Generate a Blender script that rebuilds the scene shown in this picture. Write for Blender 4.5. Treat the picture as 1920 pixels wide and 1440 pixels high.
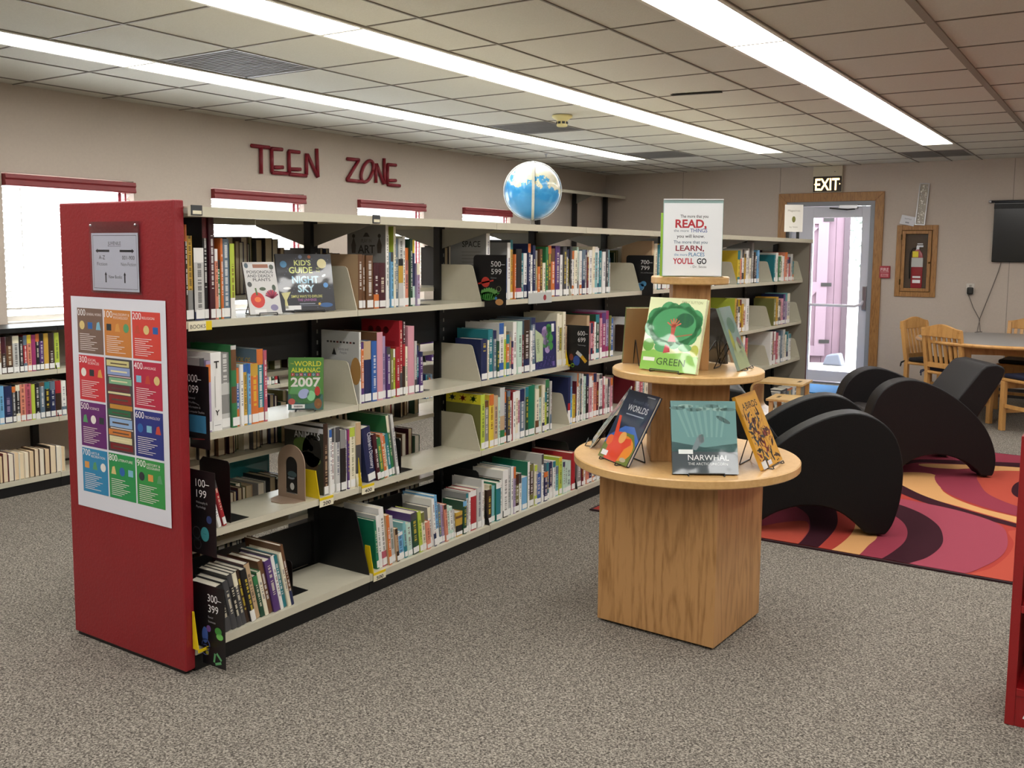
import bpy, math, random
from mathutils import Vector, Matrix, Euler
for o in list(bpy.data.objects): bpy.data.objects.remove(o)
sc = bpy.context.scene
PI = math.pi
D_ = math.radians
# ------------------------------------------------------------------ camera
FPX, PPX, PPY = 1779.57, 960.0, 648.6
CAM = Vector((2.7538, -2.0857, 1.4842))
YAW, PITCH, ROLL = 0.5811, -0.0986, 0.0079
_f = Vector((-math.sin(YAW)*math.cos(PITCH), math.cos(YAW)*math.cos(PITCH), math.sin(PITCH)))
_r = Vector((math.cos(YAW), math.sin(YAW), 0)); _u = _r.cross(_f)
CR = _r*math.cos(ROLL)+_u*math.sin(ROLL); CU = _u*math.cos(ROLL)-_r*math.sin(ROLL); CF = _f
cd = bpy.data.cameras.new('camera'); cam = bpy.data.objects.new('camera', cd); sc.collection.objects.link(cam)
cd.sensor_width = 36; cd.lens = 36*FPX/1920; cd.shift_y = (PPY-720)/1920; cd.clip_start = .05
cam.matrix_world = Matrix(((CR.x, CU.x, -CF.x, CAM.x), (CR.y, CU.y, -CF.y, CAM.y), (CR.z, CU.z, -CF.z, CAM.z), (0, 0, 0, 1)))
sc.camera = cam
# ------------------------------------------------------------------ world, exposure
w = bpy.data.worlds.new('sky'); sc.world = w; w.use_nodes = True
bg = w.node_tree.nodes['Background']; bg.inputs[0].default_value = (.90, .95, 1, 1); bg.inputs[1].default_value = 15.0
sc.view_settings.view_transform = 'Standard'; sc.view_settings.look = 'None'
sc.view_settings.exposure = 0.12; sc.view_settings.gamma = 1; sc.view_settings.use_curve_mapping = False
LAMP = 11.0          # luminance of the fluorescent diffusers

# ------------------------------------------------------------------ helpers
def lin(c):
    if isinstance(c, str):
        c = [int(c[i:i+2], 16)/255 for i in (0, 2, 4)]
        return tuple(x/12.92 if x <= .04045 else ((x+.055)/1.055)**2.4 for x in c)
    return tuple(c[:3])
def ray(x, y): return CF + CR*((x-PPX)/FPX) + CU*((PPY-y)/FPX)
def on(ax, val, x, y):
    d = ray(x, y); return CAM + d*((val-CAM[ax])/d[ax])
def pxl(X, Y, Z):
    d = Vector((X, Y, Z))-CAM; z = d.dot(CF); return PPX+FPX*d.dot(CR)/z, PPY-FPX*d.dot(CU)/z
def ysol(x, X0, Z0):
    a, b = -1.5, 12
    for _ in range(40):
        m = (a+b)/2
        if pxl(X0, m, Z0)[0] < x: a = m
        else: b = m
    return a
def zsol(y, X0, Y0):
    a, b = -.5, 3
    for _ in range(40):
        m = (a+b)/2
        if pxl(X0, Y0, m)[1] > y: a = m
        else: b = m
    return a
MATS = {}
def nodes_of(name):
    m = bpy.data.materials.new(name); m.use_nodes = True; nt = m.node_tree
    return m, nt, nt.nodes['Principled BSDF']
def mat(name, col, rough=.5, metal=0, spec=.5, noise=0, nscale=30, bump=0, bscale=200, coat=0, stretch=None, sheen=0):
    if name in MATS: return MATS[name]
    m, nt, p = nodes_of(name); c = lin(col)
    p.inputs['Base Color'].default_value = (*c, 1); p.inputs['Roughness'].default_value = rough
    p.inputs['Metallic'].default_value = metal; p.inputs['Specular IOR Level'].default_value = spec
    p.inputs['Coat Weight'].default_value = coat; p.inputs['Sheen Weight'].default_value = sheen
    if noise or bump:
        tc = nt.nodes.new('ShaderNodeTexCoord'); mp = nt.nodes.new('ShaderNodeMapping')
        nt.links.new(tc.outputs['Object'], mp.inputs[0])
        if stretch: mp.inputs['Scale'].default_value = stretch
    if noise:
        n = nt.nodes.new('ShaderNodeTexNoise'); n.inputs['Scale'].default_value = nscale; n.inputs['Detail'].default_value = 5
        nt.links.new(mp.outputs[0], n.inputs['Vector'])
        mx = nt.nodes.new('ShaderNodeMix'); mx.data_type = 'RGBA'
        mx.inputs[6].default_value = (*[x*(1-noise) for x in c], 1); mx.inputs[7].default_value = (*[min(1, x*(1+noise)) for x in c], 1)
        nt.links.new(n.outputs['Fac'], mx.inputs[0]); nt.links.new(mx.outputs[2], p.inputs['Base Color'])
    if bump:
        n2 = nt.nodes.new('ShaderNodeTexNoise'); n2.inputs['Scale'].default_value = bscale; n2.inputs['Detail'].default_value = 3
        nt.links.new(mp.outputs[0], n2.inputs['Vector'])
        b = nt.nodes.new('ShaderNodeBump'); b.inputs['Strength'].default_value = bump; b.inputs['Distance'].default_value = .004
        nt.links.new(n2.outputs['Fac'], b.inputs['Height']); nt.links.new(b.outputs[0], p.inputs['Normal'])
    MATS[name] = m; return m
def emit(name, col, s):
    if name in MATS: return MATS[name]
    m, nt, p = nodes_of(name); p.inputs['Base Color'].default_value = (*lin(col), 1)
    p.inputs['Emission Color'].default_value = (*lin(col), 1); p.inputs['Emission Strength'].default_value = s
    MATS[name] = m; return m
def glassmat(name, tint=(1, 1, 1), rough=.02, alpha=.12):
    if name in MATS: return MATS[name]
    m, nt, p = nodes_of(name); nt.nodes.remove(p); out = nt.nodes['Material Output']
    t = nt.nodes.new('ShaderNodeBsdfTransparent'); t.inputs[0].default_value = (*tint, 1)
    g = nt.nodes.new('ShaderNodeBsdfGlossy'); g.inputs['Roughness'].default_value = rough
    f = nt.nodes.new('ShaderNodeLayerWeight'); f.inputs[0].default_value = .12
    mx = nt.nodes.new('ShaderNodeMixShader'); nt.links.new(f.outputs['Fresnel'], mx.inputs[0])
    nt.links.new(t.outputs[0], mx.inputs[1]); nt.links.new(g.outputs[0], mx.inputs[2]); nt.links.new(mx.outputs[0], out.inputs[0])
    MATS[name] = m; return m
def woodmat(name, col, dark, scale=(14, 14, 1.2), rough=.4, grain=6):
    if name in MATS: return MATS[name]
    m, nt, p = nodes_of(name); tc = nt.nodes.new('ShaderNodeTexCoord'); mp = nt.nodes.new('ShaderNodeMapping')
    mp.inputs['Scale'].default_value = scale; nt.links.new(tc.outputs['Object'], mp.inputs[0])
    n = nt.nodes.new('ShaderNodeTexNoise'); n.inputs['Scale'].default_value = 1.0; n.inputs['Detail'].default_value = 2; n.inputs['Distortion'].default_value = .3
    nt.links.new(mp.outputs[0], n.inputs['Vector'])
    ml = nt.nodes.new('ShaderNodeMath'); ml.operation = 'MULTIPLY'; ml.inputs[1].default_value = grain; nt.links.new(n.outputs['Fac'], ml.inputs[0])
    fr = nt.nodes.new('ShaderNodeMath'); fr.operation = 'PINGPONG'; fr.inputs[1].default_value = .5; nt.links.new(ml.outputs[0], fr.inputs[0])
    n2 = nt.nodes.new('ShaderNodeTexNoise'); n2.inputs['Scale'].default_value = 12; n2.inputs['Detail'].default_value = 4; nt.links.new(mp.outputs[0], n2.inputs['Vector'])
    ad = nt.nodes.new('ShaderNodeMath'); ad.operation = 'ADD'; nt.links.new(fr.outputs[0], ad.inputs[0]); nt.links.new(n2.outputs['Fac'], ad.inputs[1])
    cr = nt.nodes.new('ShaderNodeValToRGB'); cr.color_ramp.elements[0].position = .3; cr.color_ramp.elements[0].color = (*lin(dark), 1)
    cr.color_ramp.elements[1].position = .85; cr.color_ramp.elements[1].color = (*lin(col), 1)
    nt.links.new(ad.outputs[0], cr.inputs[0]); nt.links.new(cr.outputs[0], p.inputs['Base Color']); p.inputs['Roughness'].default_value = rough
    MATS[name] = m; return m
def colmat(name, rough=.4, coat=0., attr='Col', ink=False, spec=.5):
    """colour comes from the mesh's own colour layer (printed matter, book covers)"""
    if name in MATS: return MATS[name]
    m, nt, p = nodes_of(name); a = nt.nodes.new('ShaderNodeAttribute'); a.attribute_name = attr
    p.inputs['Roughness'].default_value = rough; p.inputs['Coat Weight'].default_value = coat; p.inputs['Coat Roughness'].default_value = .12
    p.inputs['Specular IOR Level'].default_value = spec
    if not ink: nt.links.new(a.outputs['Color'], p.inputs['Base Color'])
    else:
        k = nt.nodes.new('ShaderNodeAttribute'); k.attribute_name = 'Ink'
        uv = nt.nodes.new('ShaderNodeUVMap'); uv.uv_map = 'uv'; sp = nt.nodes.new('ShaderNodeSeparateXYZ'); nt.links.new(uv.outputs[0], sp.inputs[0])
        def mth(op, i0, i1):
            n = nt.nodes.new('ShaderNodeMath'); n.operation = op
            for j, i in enumerate((i0, i1)):
                if i is None: continue
                if isinstance(i, (int, float)): n.inputs[j].default_value = i
                else: nt.links.new(i, n.inputs[j])
            return n.outputs[0]
        u = mth('MULTIPLY', sp.outputs[0], 230); cell = mth('FLOOR', u, None); fr = mth('FRACT', u, None)
        wn = nt.nodes.new('ShaderNodeTexWhiteNoise'); wn.noise_dimensions = '1D'; nt.links.new(cell, wn.inputs['W'])
        lit = mth('GREATER_THAN', wn.outputs['Value'], .3)
        gap = mth('LESS_THAN', fr, .72)
        vv = mth('ABSOLUTE', sp.outputs[1], None); band = mth('LESS_THAN', vv, .19)
        nz = nt.nodes.new('ShaderNodeTexNoise'); nz.inputs['Scale'].default_value = 420; nt.links.new(uv.outputs[0], nz.inputs['Vector'])
        frag = mth('GREATER_THAN', nz.outputs['Fac'], .42)
        k0 = mth('MULTIPLY', mth('MULTIPLY', lit, gap), mth('MULTIPLY', band, frag)); k1 = mth('MULTIPLY', k0, k.outputs['Alpha'])
        mx = nt.nodes.new('ShaderNodeMix'); mx.data_type = 'RGBA'; nt.links.new(k1, mx.inputs[0])
        nt.links.new(a.outputs['Color'], mx.inputs[6]); nt.links.new(k.outputs['Color'], mx.inputs[7]); nt.links.new(mx.outputs[2], p.inputs['Base Color'])
    MATS[name] = m; return m

class MB:
    def __init__(s): s.v = []; s.f = []; s.c = []; s.k = []; s.uv = []; s.ink = False
    def poly(s, pts, col=None, ink=None, uv=None):
        b = len(s.v); s.v += [tuple(p) for p in pts]; s.f.append(tuple(range(b, b+len(pts)))); s.c.append(col); s.k.append(ink); s.uv.append(uv); return s
    def faces(s, verts, faces, col=None):
        b = len(s.v); s.v += [tuple(p) for p in verts]
        for f in faces: s.f.append(tuple(i+b for i in f)); s.c.append(col); s.k.append(None); s.uv.append(None)
        return s
    def box(s, x0, x1, y0, y1, z0, z1, col=None):
        return s.faces([(x0,y0,z0),(x1,y0,z0),(x1,y1,z0),(x0,y1,z0),(x0,y0,z1),(x1,y0,z1),(x1,y1,z1),(x0,y1,z1)],
                       [(0,3,2,1),(4,5,6,7),(0,1,5,4),(1,2,6,5),(2,3,7,6),(3,0,4,7)], col)
    def prism(s, poly, a0, a1, axis='y', col=None):
        n = len(poly)
        def P(p, a):
            return {'y': (p[0], a, p[1]), 'x': (a, p[0], p[1]), 'z': (p[0], p[1], a)}[axis]
        vs = [P(p, a0) for p in poly]+[P(p, a1) for p in poly]
        fs = [tuple(range(n)), tuple(range(2*n-1, n-1, -1))]+[(i, i+n, (i+1) % n+n, (i+1) % n) for i in range(n)]
        return s.faces(vs, fs, col)
    def lathe(s, prof, n=24, cx=0, cy=0, col=None):
        vs = []; fs = []; m = len(prof)
        for i in range(n):
            a = 2*PI*i/n
            for r, z in prof: vs.append((cx+r*math.cos(a), cy+r*math.sin(a), z))
        for i in range(n):
            j = (i+1) % n
            for k in range(m-1): fs.append((i*m+k, j*m+k, j*m+k+1, i*m+k+1))
        fs.append(tuple(i*m for i in range(n-1, -1, -1))); fs.append(tuple(i*m+m-1 for i in range(n)))
        return s.faces(vs, fs, col)
    def tube(s, path, r, n=8, closed=False, col=None):
        path = [Vector(p) for p in path]; L = len(path); vs = []; fs = []; up = None
        for i, p in enumerate(path):
            a = path[i-1] if (i > 0 or closed) else p; b = path[(i+1) % L] if (i < L-1 or closed) else p
            d = (b-a).normalized()
            if up is None or abs(d.dot(up)) > .999: up = Vector((0, 0, 1)) if abs(d.z) < .9 else Vector((1, 0, 0))
            sd = d.cross(up).normalized(); up2 = sd.cross(d).normalized(); up = up2
            for k in range(n):
                t = 2*PI*k/n; vs.append(p+sd*(r*math.cos(t))+up2*(r*math.sin(t)))
        for i in range(L if closed else L-1):
            j = (i+1) % L
            for k in range(n): fs.append((i*n+k, i*n+(k+1) % n, j*n+(k+1) % n, j*n+k))
        if not closed: fs += [tuple(range(n-1, -1, -1)), tuple((L-1)*n+k for k in range(n))]
        return s.faces(vs, fs, col)
    def sphere(s, c, r, n=16, m=10, col=None, sx=1, sy=1, sz=1):
        vs = []; fs = []
        for i in range(m+1):
            th = PI*i/m
            for k in range(n):
                a = 2*PI*k/n; vs.append((c[0]+r*sx*math.sin(th)*math.cos(a), c[1]+r*sy*math.sin(th)*math.sin(a), c[2]+r*sz*math.cos(th)))
        for i in range(m):
            for k in range(n): fs.append((i*n+k, (i+1)*n+k, (i+1)*n+(k+1) % n, i*n+(k+1) % n))
        return s.faces(vs, fs, col)
    def mesh(s, name, mt=None, smooth=False):
        me = bpy.data.meshes.new(name); me.from_pydata([tuple(p) for p in s.v], [], s.f)
        if any(c is not None for c in s.c):
            at = me.color_attributes.new('Col', 'FLOAT_COLOR', 'CORNER'); buf = []
            for f, c in zip(s.f, s.c): buf += [*(c or (.8, .8, .8)), 1.]*len(f)
            at.data.foreach_set('color', buf)
            if s.ink or any(k is not None for k in s.k):
                at = me.color_attributes.new('Ink', 'FLOAT_COLOR', 'CORNER'); buf = []
                for f, k in zip(s.f, s.k): buf += ([*k, 1.] if k else [0, 0, 0, 0.])*len(f)
                at.data.foreach_set('color', buf)
                ul = me.uv_layers.new(name='uv'); buf = []
                for f, q in zip(s.f, s.uv):
                    for i in range(len(f)): buf += list(q[i]) if q else [0, 0]
                ul.data.foreach_set('uv', buf)
        if mt: me.materials.append(mt)
        if smooth: me.polygons.foreach_set('use_smooth', [True]*len(me.polygons))
        me.update(); return me
    def build(s, name, mt, parent=None, loc=(0, 0, 0), rot=(0, 0, 0), smooth=False, bevel=0, seg=2, sub=0, autos=False):
        o = link(name, s.mesh(name, mt, smooth or autos), parent, loc, rot)
        if bevel:
            b = o.modifiers.new('bevel', 'BEVEL'); b.width = bevel; b.segments = seg; b.limit_method = 'ANGLE'; b.angle_limit = .6
        if sub:
            b = o.modifiers.new('sub', 'SUBSURF'); b.levels = b.render_levels = sub
        if autos:
            try: o.data.set_sharp_from_angle(angle=.7)
            except Exception: pass
        return o
def link(name, data, parent=None, loc=(0, 0, 0), rot=(0, 0, 0)):
    o = bpy.data.objects.new(name, data); sc.collection.objects.link(o); o.location = loc; o.rotation_euler = rot
    if parent: o.parent = parent
    return o
def empty(name, loc=(0, 0, 0), rz=0):
    o = link(name, None, None, loc, (0, 0, rz)); o.empty_display_size = .05; return o
def tag(o, label, cat, group=None):
    o['label'] = label; o['category'] = cat
    if group: o['group'] = group
    return o
def struct(o): o['kind'] = 'structure'; return o
def copy_tree(o, parent=None):
    c = o.copy(); sc.collection.objects.link(c); c.parent = parent
    for ch in list(o.children): copy_tree(ch, c)
    return c
# ---- lettering turned into flat print
_ts = bpy.data.scenes.new('lettering'); _tcache = {}
def textmesh(s, off=0., font_sp=1.0):
    k = (s, off)
    if k in _tcache: return _tcache[k]
    cu = bpy.data.curves.new('t', 'FONT'); cu.body = s; cu.offset = off; cu.resolution_u = 3; cu.fill_mode = 'FRONT'
    o = bpy.data.objects.new('t', cu); _ts.collection.objects.link(o); vl = _ts.view_layers[0]; vl.update()
    me = bpy.data.meshes.new_from_object(o.evaluated_get(vl.depsgraph))
    vs = [tuple(v.co[:2]) for v in me.vertices]; fs = [tuple(p.vertices) for p in me.polygons]
    bpy.data.objects.remove(o); bpy.data.meshes.remove(me); bpy.data.curves.remove(cu)
    if vs:
        x0 = min(v[0] for v in vs); x1 = max(v[0] for v in vs); y0 = min(v[1] for v in vs); y1 = max(v[1] for v in vs)
    else: x0 = x1 = y0 = y1 = 0
    _tcache[k] = (vs, fs, x0, x1, y0, y1); return _tcache[k]
class Flat(MB):
    """flat print in a local u,v plane, later layers a hair proud of earlier ones"""
    def __init__(s): super().__init__(); s.z = 0.
    def up(s): s.z += .0002
    def rect(s, u0, v0, u1, v1, col): s.poly([(u0, v0, s.z), (u1, v0, s.z), (u1, v1, s.z), (u0, v1, s.z)], lin(col)); return s
    def shape(s, pts, col): s.poly([(p[0], p[1], s.z) for p in pts], lin(col)); return s
    def disc(s, u, v, r, col, n=18, ry=None, a=0):
        ry = ry or r; ca, sa = math.cos(a), math.sin(a); pts = []
        for i in range(n):
            x = r*math.cos(2*PI*i/n); y = ry*math.sin(2*PI*i/n); pts.append((u+x*ca-y*sa, v+x*sa+y*ca))
        return s.shape(pts, col)
    def line(s, u0, v0, u1, v1, wd, col):
        d = Vector((u1-u0, v1-v0)); d.normalize(); n = Vector((-d.y, d.x))*wd/2
        return s.shape([(u0+n.x, v0+n.y), (u0-n.x, v0-n.y), (u1-n.x, v1-n.y), (u1+n.x, v1+n.y)], col)
    def ring(s, u, v, r, wd, col, n=20):
        for i in range(n):
            a, b = 2*PI*i/n, 2*PI*(i+1)/n
            s.shape([(u+r*math.cos(a), v+r*math.sin(a)), (u+(r-wd)*math.cos(a), v+(r-wd)*math.sin(a)), (u+(r-wd)*math.cos(b), v+(r-wd)*math.sin(b)), (u+r*math.cos(b), v+r*math.sin(b))], col)
        return s
    def text(s, t, u, v, h, col, align='c', wd=None, off=0., rot=0.):
        """cap height h, baseline at v; wd forces the overall width"""
        vs, fs, x0, x1, y0, y1 = textmesh(t, off)
        sy = h/.7; sx = sy if wd is None else wd/max(1e-6, x1-x0); c = lin(col)
        ox = {'l': x0, 'c': (x0+x1)/2, 'r': x1}[align]; ca, sa = math.cos(rot), math.sin(rot); pts = []
        for p in vs:
            a = (p[0]-ox)*sx; b = p[1]*sy; pts.append((u+a*ca-b*sa, v+a*sa+b*ca, s.z))
        s.faces(pts, fs, c); return s
PRINT = colmat('printed_paper', rough=.45)
GLOSSP = colmat('glossy_print', rough=.22, coat=.6)

# colours of the books
PAL = dict(navy='1f2a58', blue='2a62b4', sky='6aaede', teal='1f7f8c', aqua='78bcc2', mint='bcdccb', green='2a7d45', dgreen='1b4a31', lime='b8cc38', yellow='e6c62c',
 cream='ebe3c6', tan='c6a57c', brown='6e482b', dbrown='3b2619', orange='dc702a', coral='e2886c', red='b5202a', dred='701822', maroon='4a1522', pink='da95a4',
 magenta='a42f6c', purple='57347a', lilac='a893ba', white='ecebe6', lgrey='c6c6c2', grey='8b8b88', dgrey='46464a', black='1b1b1e', mustard='cb9d2e', olive='757538', bgrey='61788c', emerald='0f7a58', rose='c25468')
CNAME = dict(dgreen='dark green', lgrey='pale grey', grey='mid grey', dgrey='charcoal', dbrown='dark brown', dred='dark red', bgrey='blue grey', sky='sky blue', white='white', aqua='pale aqua', lilac='lilac grey')
cname = lambda k: CNAME.get(k, k)
def _mute(hx, a=.13):
    c = [int(hx[i:i+2], 16) for i in (0, 2, 4)]; g = .3*c[0]+.59*c[1]+.11*c[2]; return ''.join('%02x' % int(x*(1-a)+g*a) for x in c)
PAL = {k: _mute(v) for k, v in PAL.items()}  # haze and dim light put into the book colours by greying them
# ================================================================== SETTING
XL, XR, YF, YB, ZC = -3.11, 6.2, -4.6, 9.04, 2.487
m_wall = mat('wall_vinyl', 'beb1a4', rough=.7, noise=.06, nscale=60, bump=.15, bscale=350, spec=.3)
m_tile = mat('ceiling_tile', 'cdcabf', rough=.9, noise=.10, nscale=120, bump=.5, bscale=260, spec=.1)
m_bar = mat('shadowed_ceiling_bar', '7a7369', rough=.6)  # off-white bars coloured darker to stand for their shadow gaps
m_cream = mat('cream_steel', 'cbc6b2', rough=.22, noise=.04, nscale=40, spec=.5)
m_black = mat('black_steel', '0d0d0e', rough=.45)
m_red = mat('red_paint', '8e1a20', rough=.42, noise=.10, nscale=8, bump=.25, bscale=120)
m_valance = mat('red_valance', '7e2428', rough=.45, noise=.15, nscale=20)
m_oak = woodmat('oak_trim', 'a5763f', '7c5228', scale=(30, 30, 3), rough=.42)
m_white = mat('white_paint', 'e4e4e4', rough=.45)
m_chrome = mat('brushed_metal', 'b8b8bc', rough=.28, metal=1)
def carpet():
    m, nt, p = nodes_of('carpet'); tc = nt.nodes.new('ShaderNodeTexCoord')
    n1 = nt.nodes.new('ShaderNodeTexNoise'); n1.inputs['Scale'].default_value = 130; n1.inputs['Detail'].default_value = 3; nt.links.new(tc.outputs['Object'], n1.inputs['Vector'])
    vo = nt.nodes.new('ShaderNodeTexVoronoi'); vo.inputs['Scale'].default_value = 230; nt.links.new(tc.outputs['Object'], vo.inputs['Vector'])
    sp = nt.nodes.new('ShaderNodeSeparateColor'); nt.links.new(vo.outputs['Color'], sp.inputs[0])
    mx = nt.nodes.new('ShaderNodeMath'); mx.operation = 'MULTIPLY_ADD'; mx.inputs[1].default_value = .45; nt.links.new(sp.outputs[0], mx.inputs[0]); nt.links.new(n1.outputs['Fac'], mx.inputs[2])
    cr = nt.nodes.new('ShaderNodeValToRGB'); e = cr.color_ramp.elements
    e[0].position = .42; e[0].color = (*lin('403c37'), 1); e[1].position = 1.0; e[1].color = (*lin('a69f93'), 1)
    k = cr.color_ramp.elements.new(.70); k.color = (*lin('726c64'), 1)
    nt.links.new(mx.outputs[0], cr.inputs[0]); nt.links.new(cr.outputs[0], p.inputs['Base Color'])
    p.inputs['Roughness'].default_value = 1; p.inputs['Specular IOR Level'].default_value = .1
    b = nt.nodes.new('ShaderNodeBump'); b.inputs['Strength'].default_value = .6; b.inputs['Distance'].default_value = .006
    nt.links.new(mx.outputs[0], b.inputs['Height']); nt.links.new(b.outputs[0], p.inputs['Normal']); return m
struct(MB().box(XL-.15, XR+.15, YF-.15, YB+.15, -.1, 0).build('floor', carpet()))
# left wall with four window openings
WIN = [(1.118, 2.04), (2.70, 3.657), (4.308, 5.258), (5.89, 6.79)]; WZ0, WZ1 = 1.02, 1.95
mb = MB(); t = .15
mb.box(XL-t, XL, YF, YB, 0, WZ0); mb.box(XL-t, XL, YF, YB, WZ1, ZC+.2)
ys = [YF]+[v for a in WIN for v in a]+[YB]
for i in range(0, len(ys), 2): mb.box(XL-t, XL, ys[i], ys[i+1], WZ0, WZ1)
struct(mb.build('wall_left', m_wall))
# back wall with the door opening
DX0, DX1, DZ = -.72, .27, 2.085
mb = MB().box(XL-t, DX0, YB, YB+t, 0, ZC+.2).box(DX1, XR+t, YB, YB+t, 0, ZC+.2).box(DX0, DX1, YB, YB+t, DZ, ZC+.2)
wb = struct(mb.build('wall_back', m_wall))
for x in (-2.03, -.81, 1.63, 2.85): MB().box(x-.003, x+.003, YB-.002, YB, .1 if abs(x+.81) > .1 else 2.2, ZC).build('panel_seam', mat('seam', '8f857b', rough=.7), wb)
struct(MB().box(XR, XR+t, YF, YB, 0, ZC+.2).build('wall_right', m_wall))
struct(MB().box(XL-t, XR+t, YF-t, YF, 0, ZC+.2).build('wall_front', m_wall))
m_base = mat('rubber_base', '2b2724', rough=.6)
struct(MB().box(XL, DX0-.11, YB-.008, YB, 0, .1).box(DX1+.11, XR, YB-.008, YB, 0, .1).build('baseboard_back', m_base))
struct(MB().box(XL, XL+.008, YF, YB-.01, 0, .1).build('baseboard_left', m_base))
# ceiling: slab, tiles, grid rails
ce = struct(MB().box(XL, XR, YF, YB, ZC+.03, ZC+.15).build('ceiling', m_tile))
LX = [(-1.985, -1.695), (-.505, -.215), (1.03, 1.32), (2.56, 2.85), (4.08, 4.37)]
XS = [XL, -2.924, -2.314, -1.985, -1.695, -1.107, -.505, -.215, .0935, .70, 1.03, 1.32, 1.94, 2.56, 2.85, 3.46, 4.08, 4.37, 5.0, 5.6, XR]
Y0, TL = 2.434, .6096
yk = lambda k: Y0+TL*k
vents = {(-1.695, -2), (-1.695, 3), (-1.695, 7), (.70, 9), (1.03, 9)}
tcache = {}
for i in range(len(XS)-1):
    x0, x1 = XS[i], XS[i+1]
    for k in range(-5, 11):
        a, b = yk(k), min(yk(k+1), YB)
        if b-a < .05 or x0 > 2.5: continue
        if any(abs(x0-l[0]) < .01 for l in LX) and -16 <= k < 8: continue
        if (x0, k) in vents: continue
        w_, d_ = round(x1-x0-.006, 4), round(b-a-.006, 4)
        if (w_, d_) not in tcache:
            tcache[(w_, d_)] = MB().prism([(-w_/2, -d_/2), (w_/2, -d_/2), (w_/2, d_/2), (-w_/2, d_/2)], .002, .016, 'z').mesh('ceiling_tile', m_tile)
        link('ceiling_tile', tcache[(w_, d_)], ce, ((x0+x1)/2, (a+b)/2, ZC))
for x in XS[1:-1]: MB().box(x-.005, x+.005, YF, YB, ZC-.003, ZC+.004).build('grid_rail', m_bar, ce)
MB().box(1.94-.018, 1.94+.018, YF, YB, ZC-.006, ZC+.004).build('grid_rail', mat('wide_bar', '8a8072', rough=.6), ce)
for k in range(-11, 11):
    if yk(k) < YB: MB().box(XL, XR, yk(k)-.005, yk(k)+.005, ZC-.002, ZC+.004).build('grid_rail', m_bar, ce)
MB().box(XL, XR, YF, yk(-5), ZC+.004, ZC+.02).build('ceiling_field', m_tile, ce)
MB().box(2.56, XR, yk(-5), YB, ZC+.004, ZC+.02).build('ceiling_field', m_tile, ce)
# louvred ceiling vents
m_vent = mat('vent_metal', '6d6a66', rough=.6, noise=.2, nscale=6)
vl = {(-1.695, -2): 'grey perforated ceiling vent between the light rows, with a chalky smear', (-1.695, 3): 'grey perforated ceiling vent beside the smoke detector',
      (-1.695, 7): 'grey perforated ceiling vent past the end of the light row over the teen wall', (.70, 9): 'grey perforated ceiling vent near the exit door wall'}
for (x0, k), lb in vl.items():
    x1 = {-1.695: -1.107, .70: 1.32}[x0]; a, b = yk(k), yk(k+1)
    v = tag(empty('ceiling_vent', ((x0+x1)/2, (a+b)/2, ZC)), lb, 'vent', 'ceiling vents'); hx, hy = (x1-x0)/2-.008, (b-a)/2-.008
    MB().box(-hx, hx, -hy, hy, .004, .012).build('vent_plate', m_vent, v)
    MB().box(-hx, hx, -hy, -hy+.02, 0, .006).box(-hx, hx, hy-.02, hy, 0, .006).box(-hx, -hx+.02, -hy, hy, 0, .006).box(hx-.02, hx, -hy, hy, 0, .006).build('vent_frame', mat('vent_frame', '85827c', rough=.5), v)
    mb = MB()
    for j in range(18): y = -hy+.04+j*(2*hy-.08)/17; mb.box(-hx+.03, hx-.03, y-.005, y+.005, .001, .005)
    mb.build('louvre', m_vent, v)['kind'] = 'stuff'
# fluorescent fixtures
m_lamp = emit('lamp_diffuser', 'fdfbf7', LAMP); m_fix = mat('fixture_white', 'd8d4c8', rough=.5)
rowname = ['over the teen wall aisle', 'over the tall bookshelves', 'over the armchairs', 'over the red bookcase', 'over the far side']
me1 = {}
for r, (a, b) in enumerate(LX):
    for j, k in enumerate(range(-10, 8, 2)):
        f = empty('fluorescent_light', ((a+b)/2, yk(k)+TL, ZC))
        tag(f, '%s fluorescent light from the exit wall in the row %s' % (['ninth', 'eighth', 'seventh', 'sixth', 'fifth', 'fourth', 'third', 'second', 'first'][j], rowname[r]), 'ceiling light', 'fluorescent lights '+rowname[r])
        h = (b-a)/2
        if not me1:
            me1['d'] = MB().box(-h+.022, h-.022, -TL+.012, TL-.012, -.004, .006).mesh('diffuser', m_lamp)
            me1['f'] = MB().box(-h, -h+.02, -TL, TL, -.008, .02).box(h-.02, h, -TL, TL, -.008, .02).box(-h+.02, h-.02, -TL, -TL+.01, -.007, .02).box(-h+.02, h-.02, TL-.01, TL, -.007, .02).mesh('housing', m_fix)
        link('diffuser', me1['d'], f); link('housing', me1['f'], f)
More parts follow.
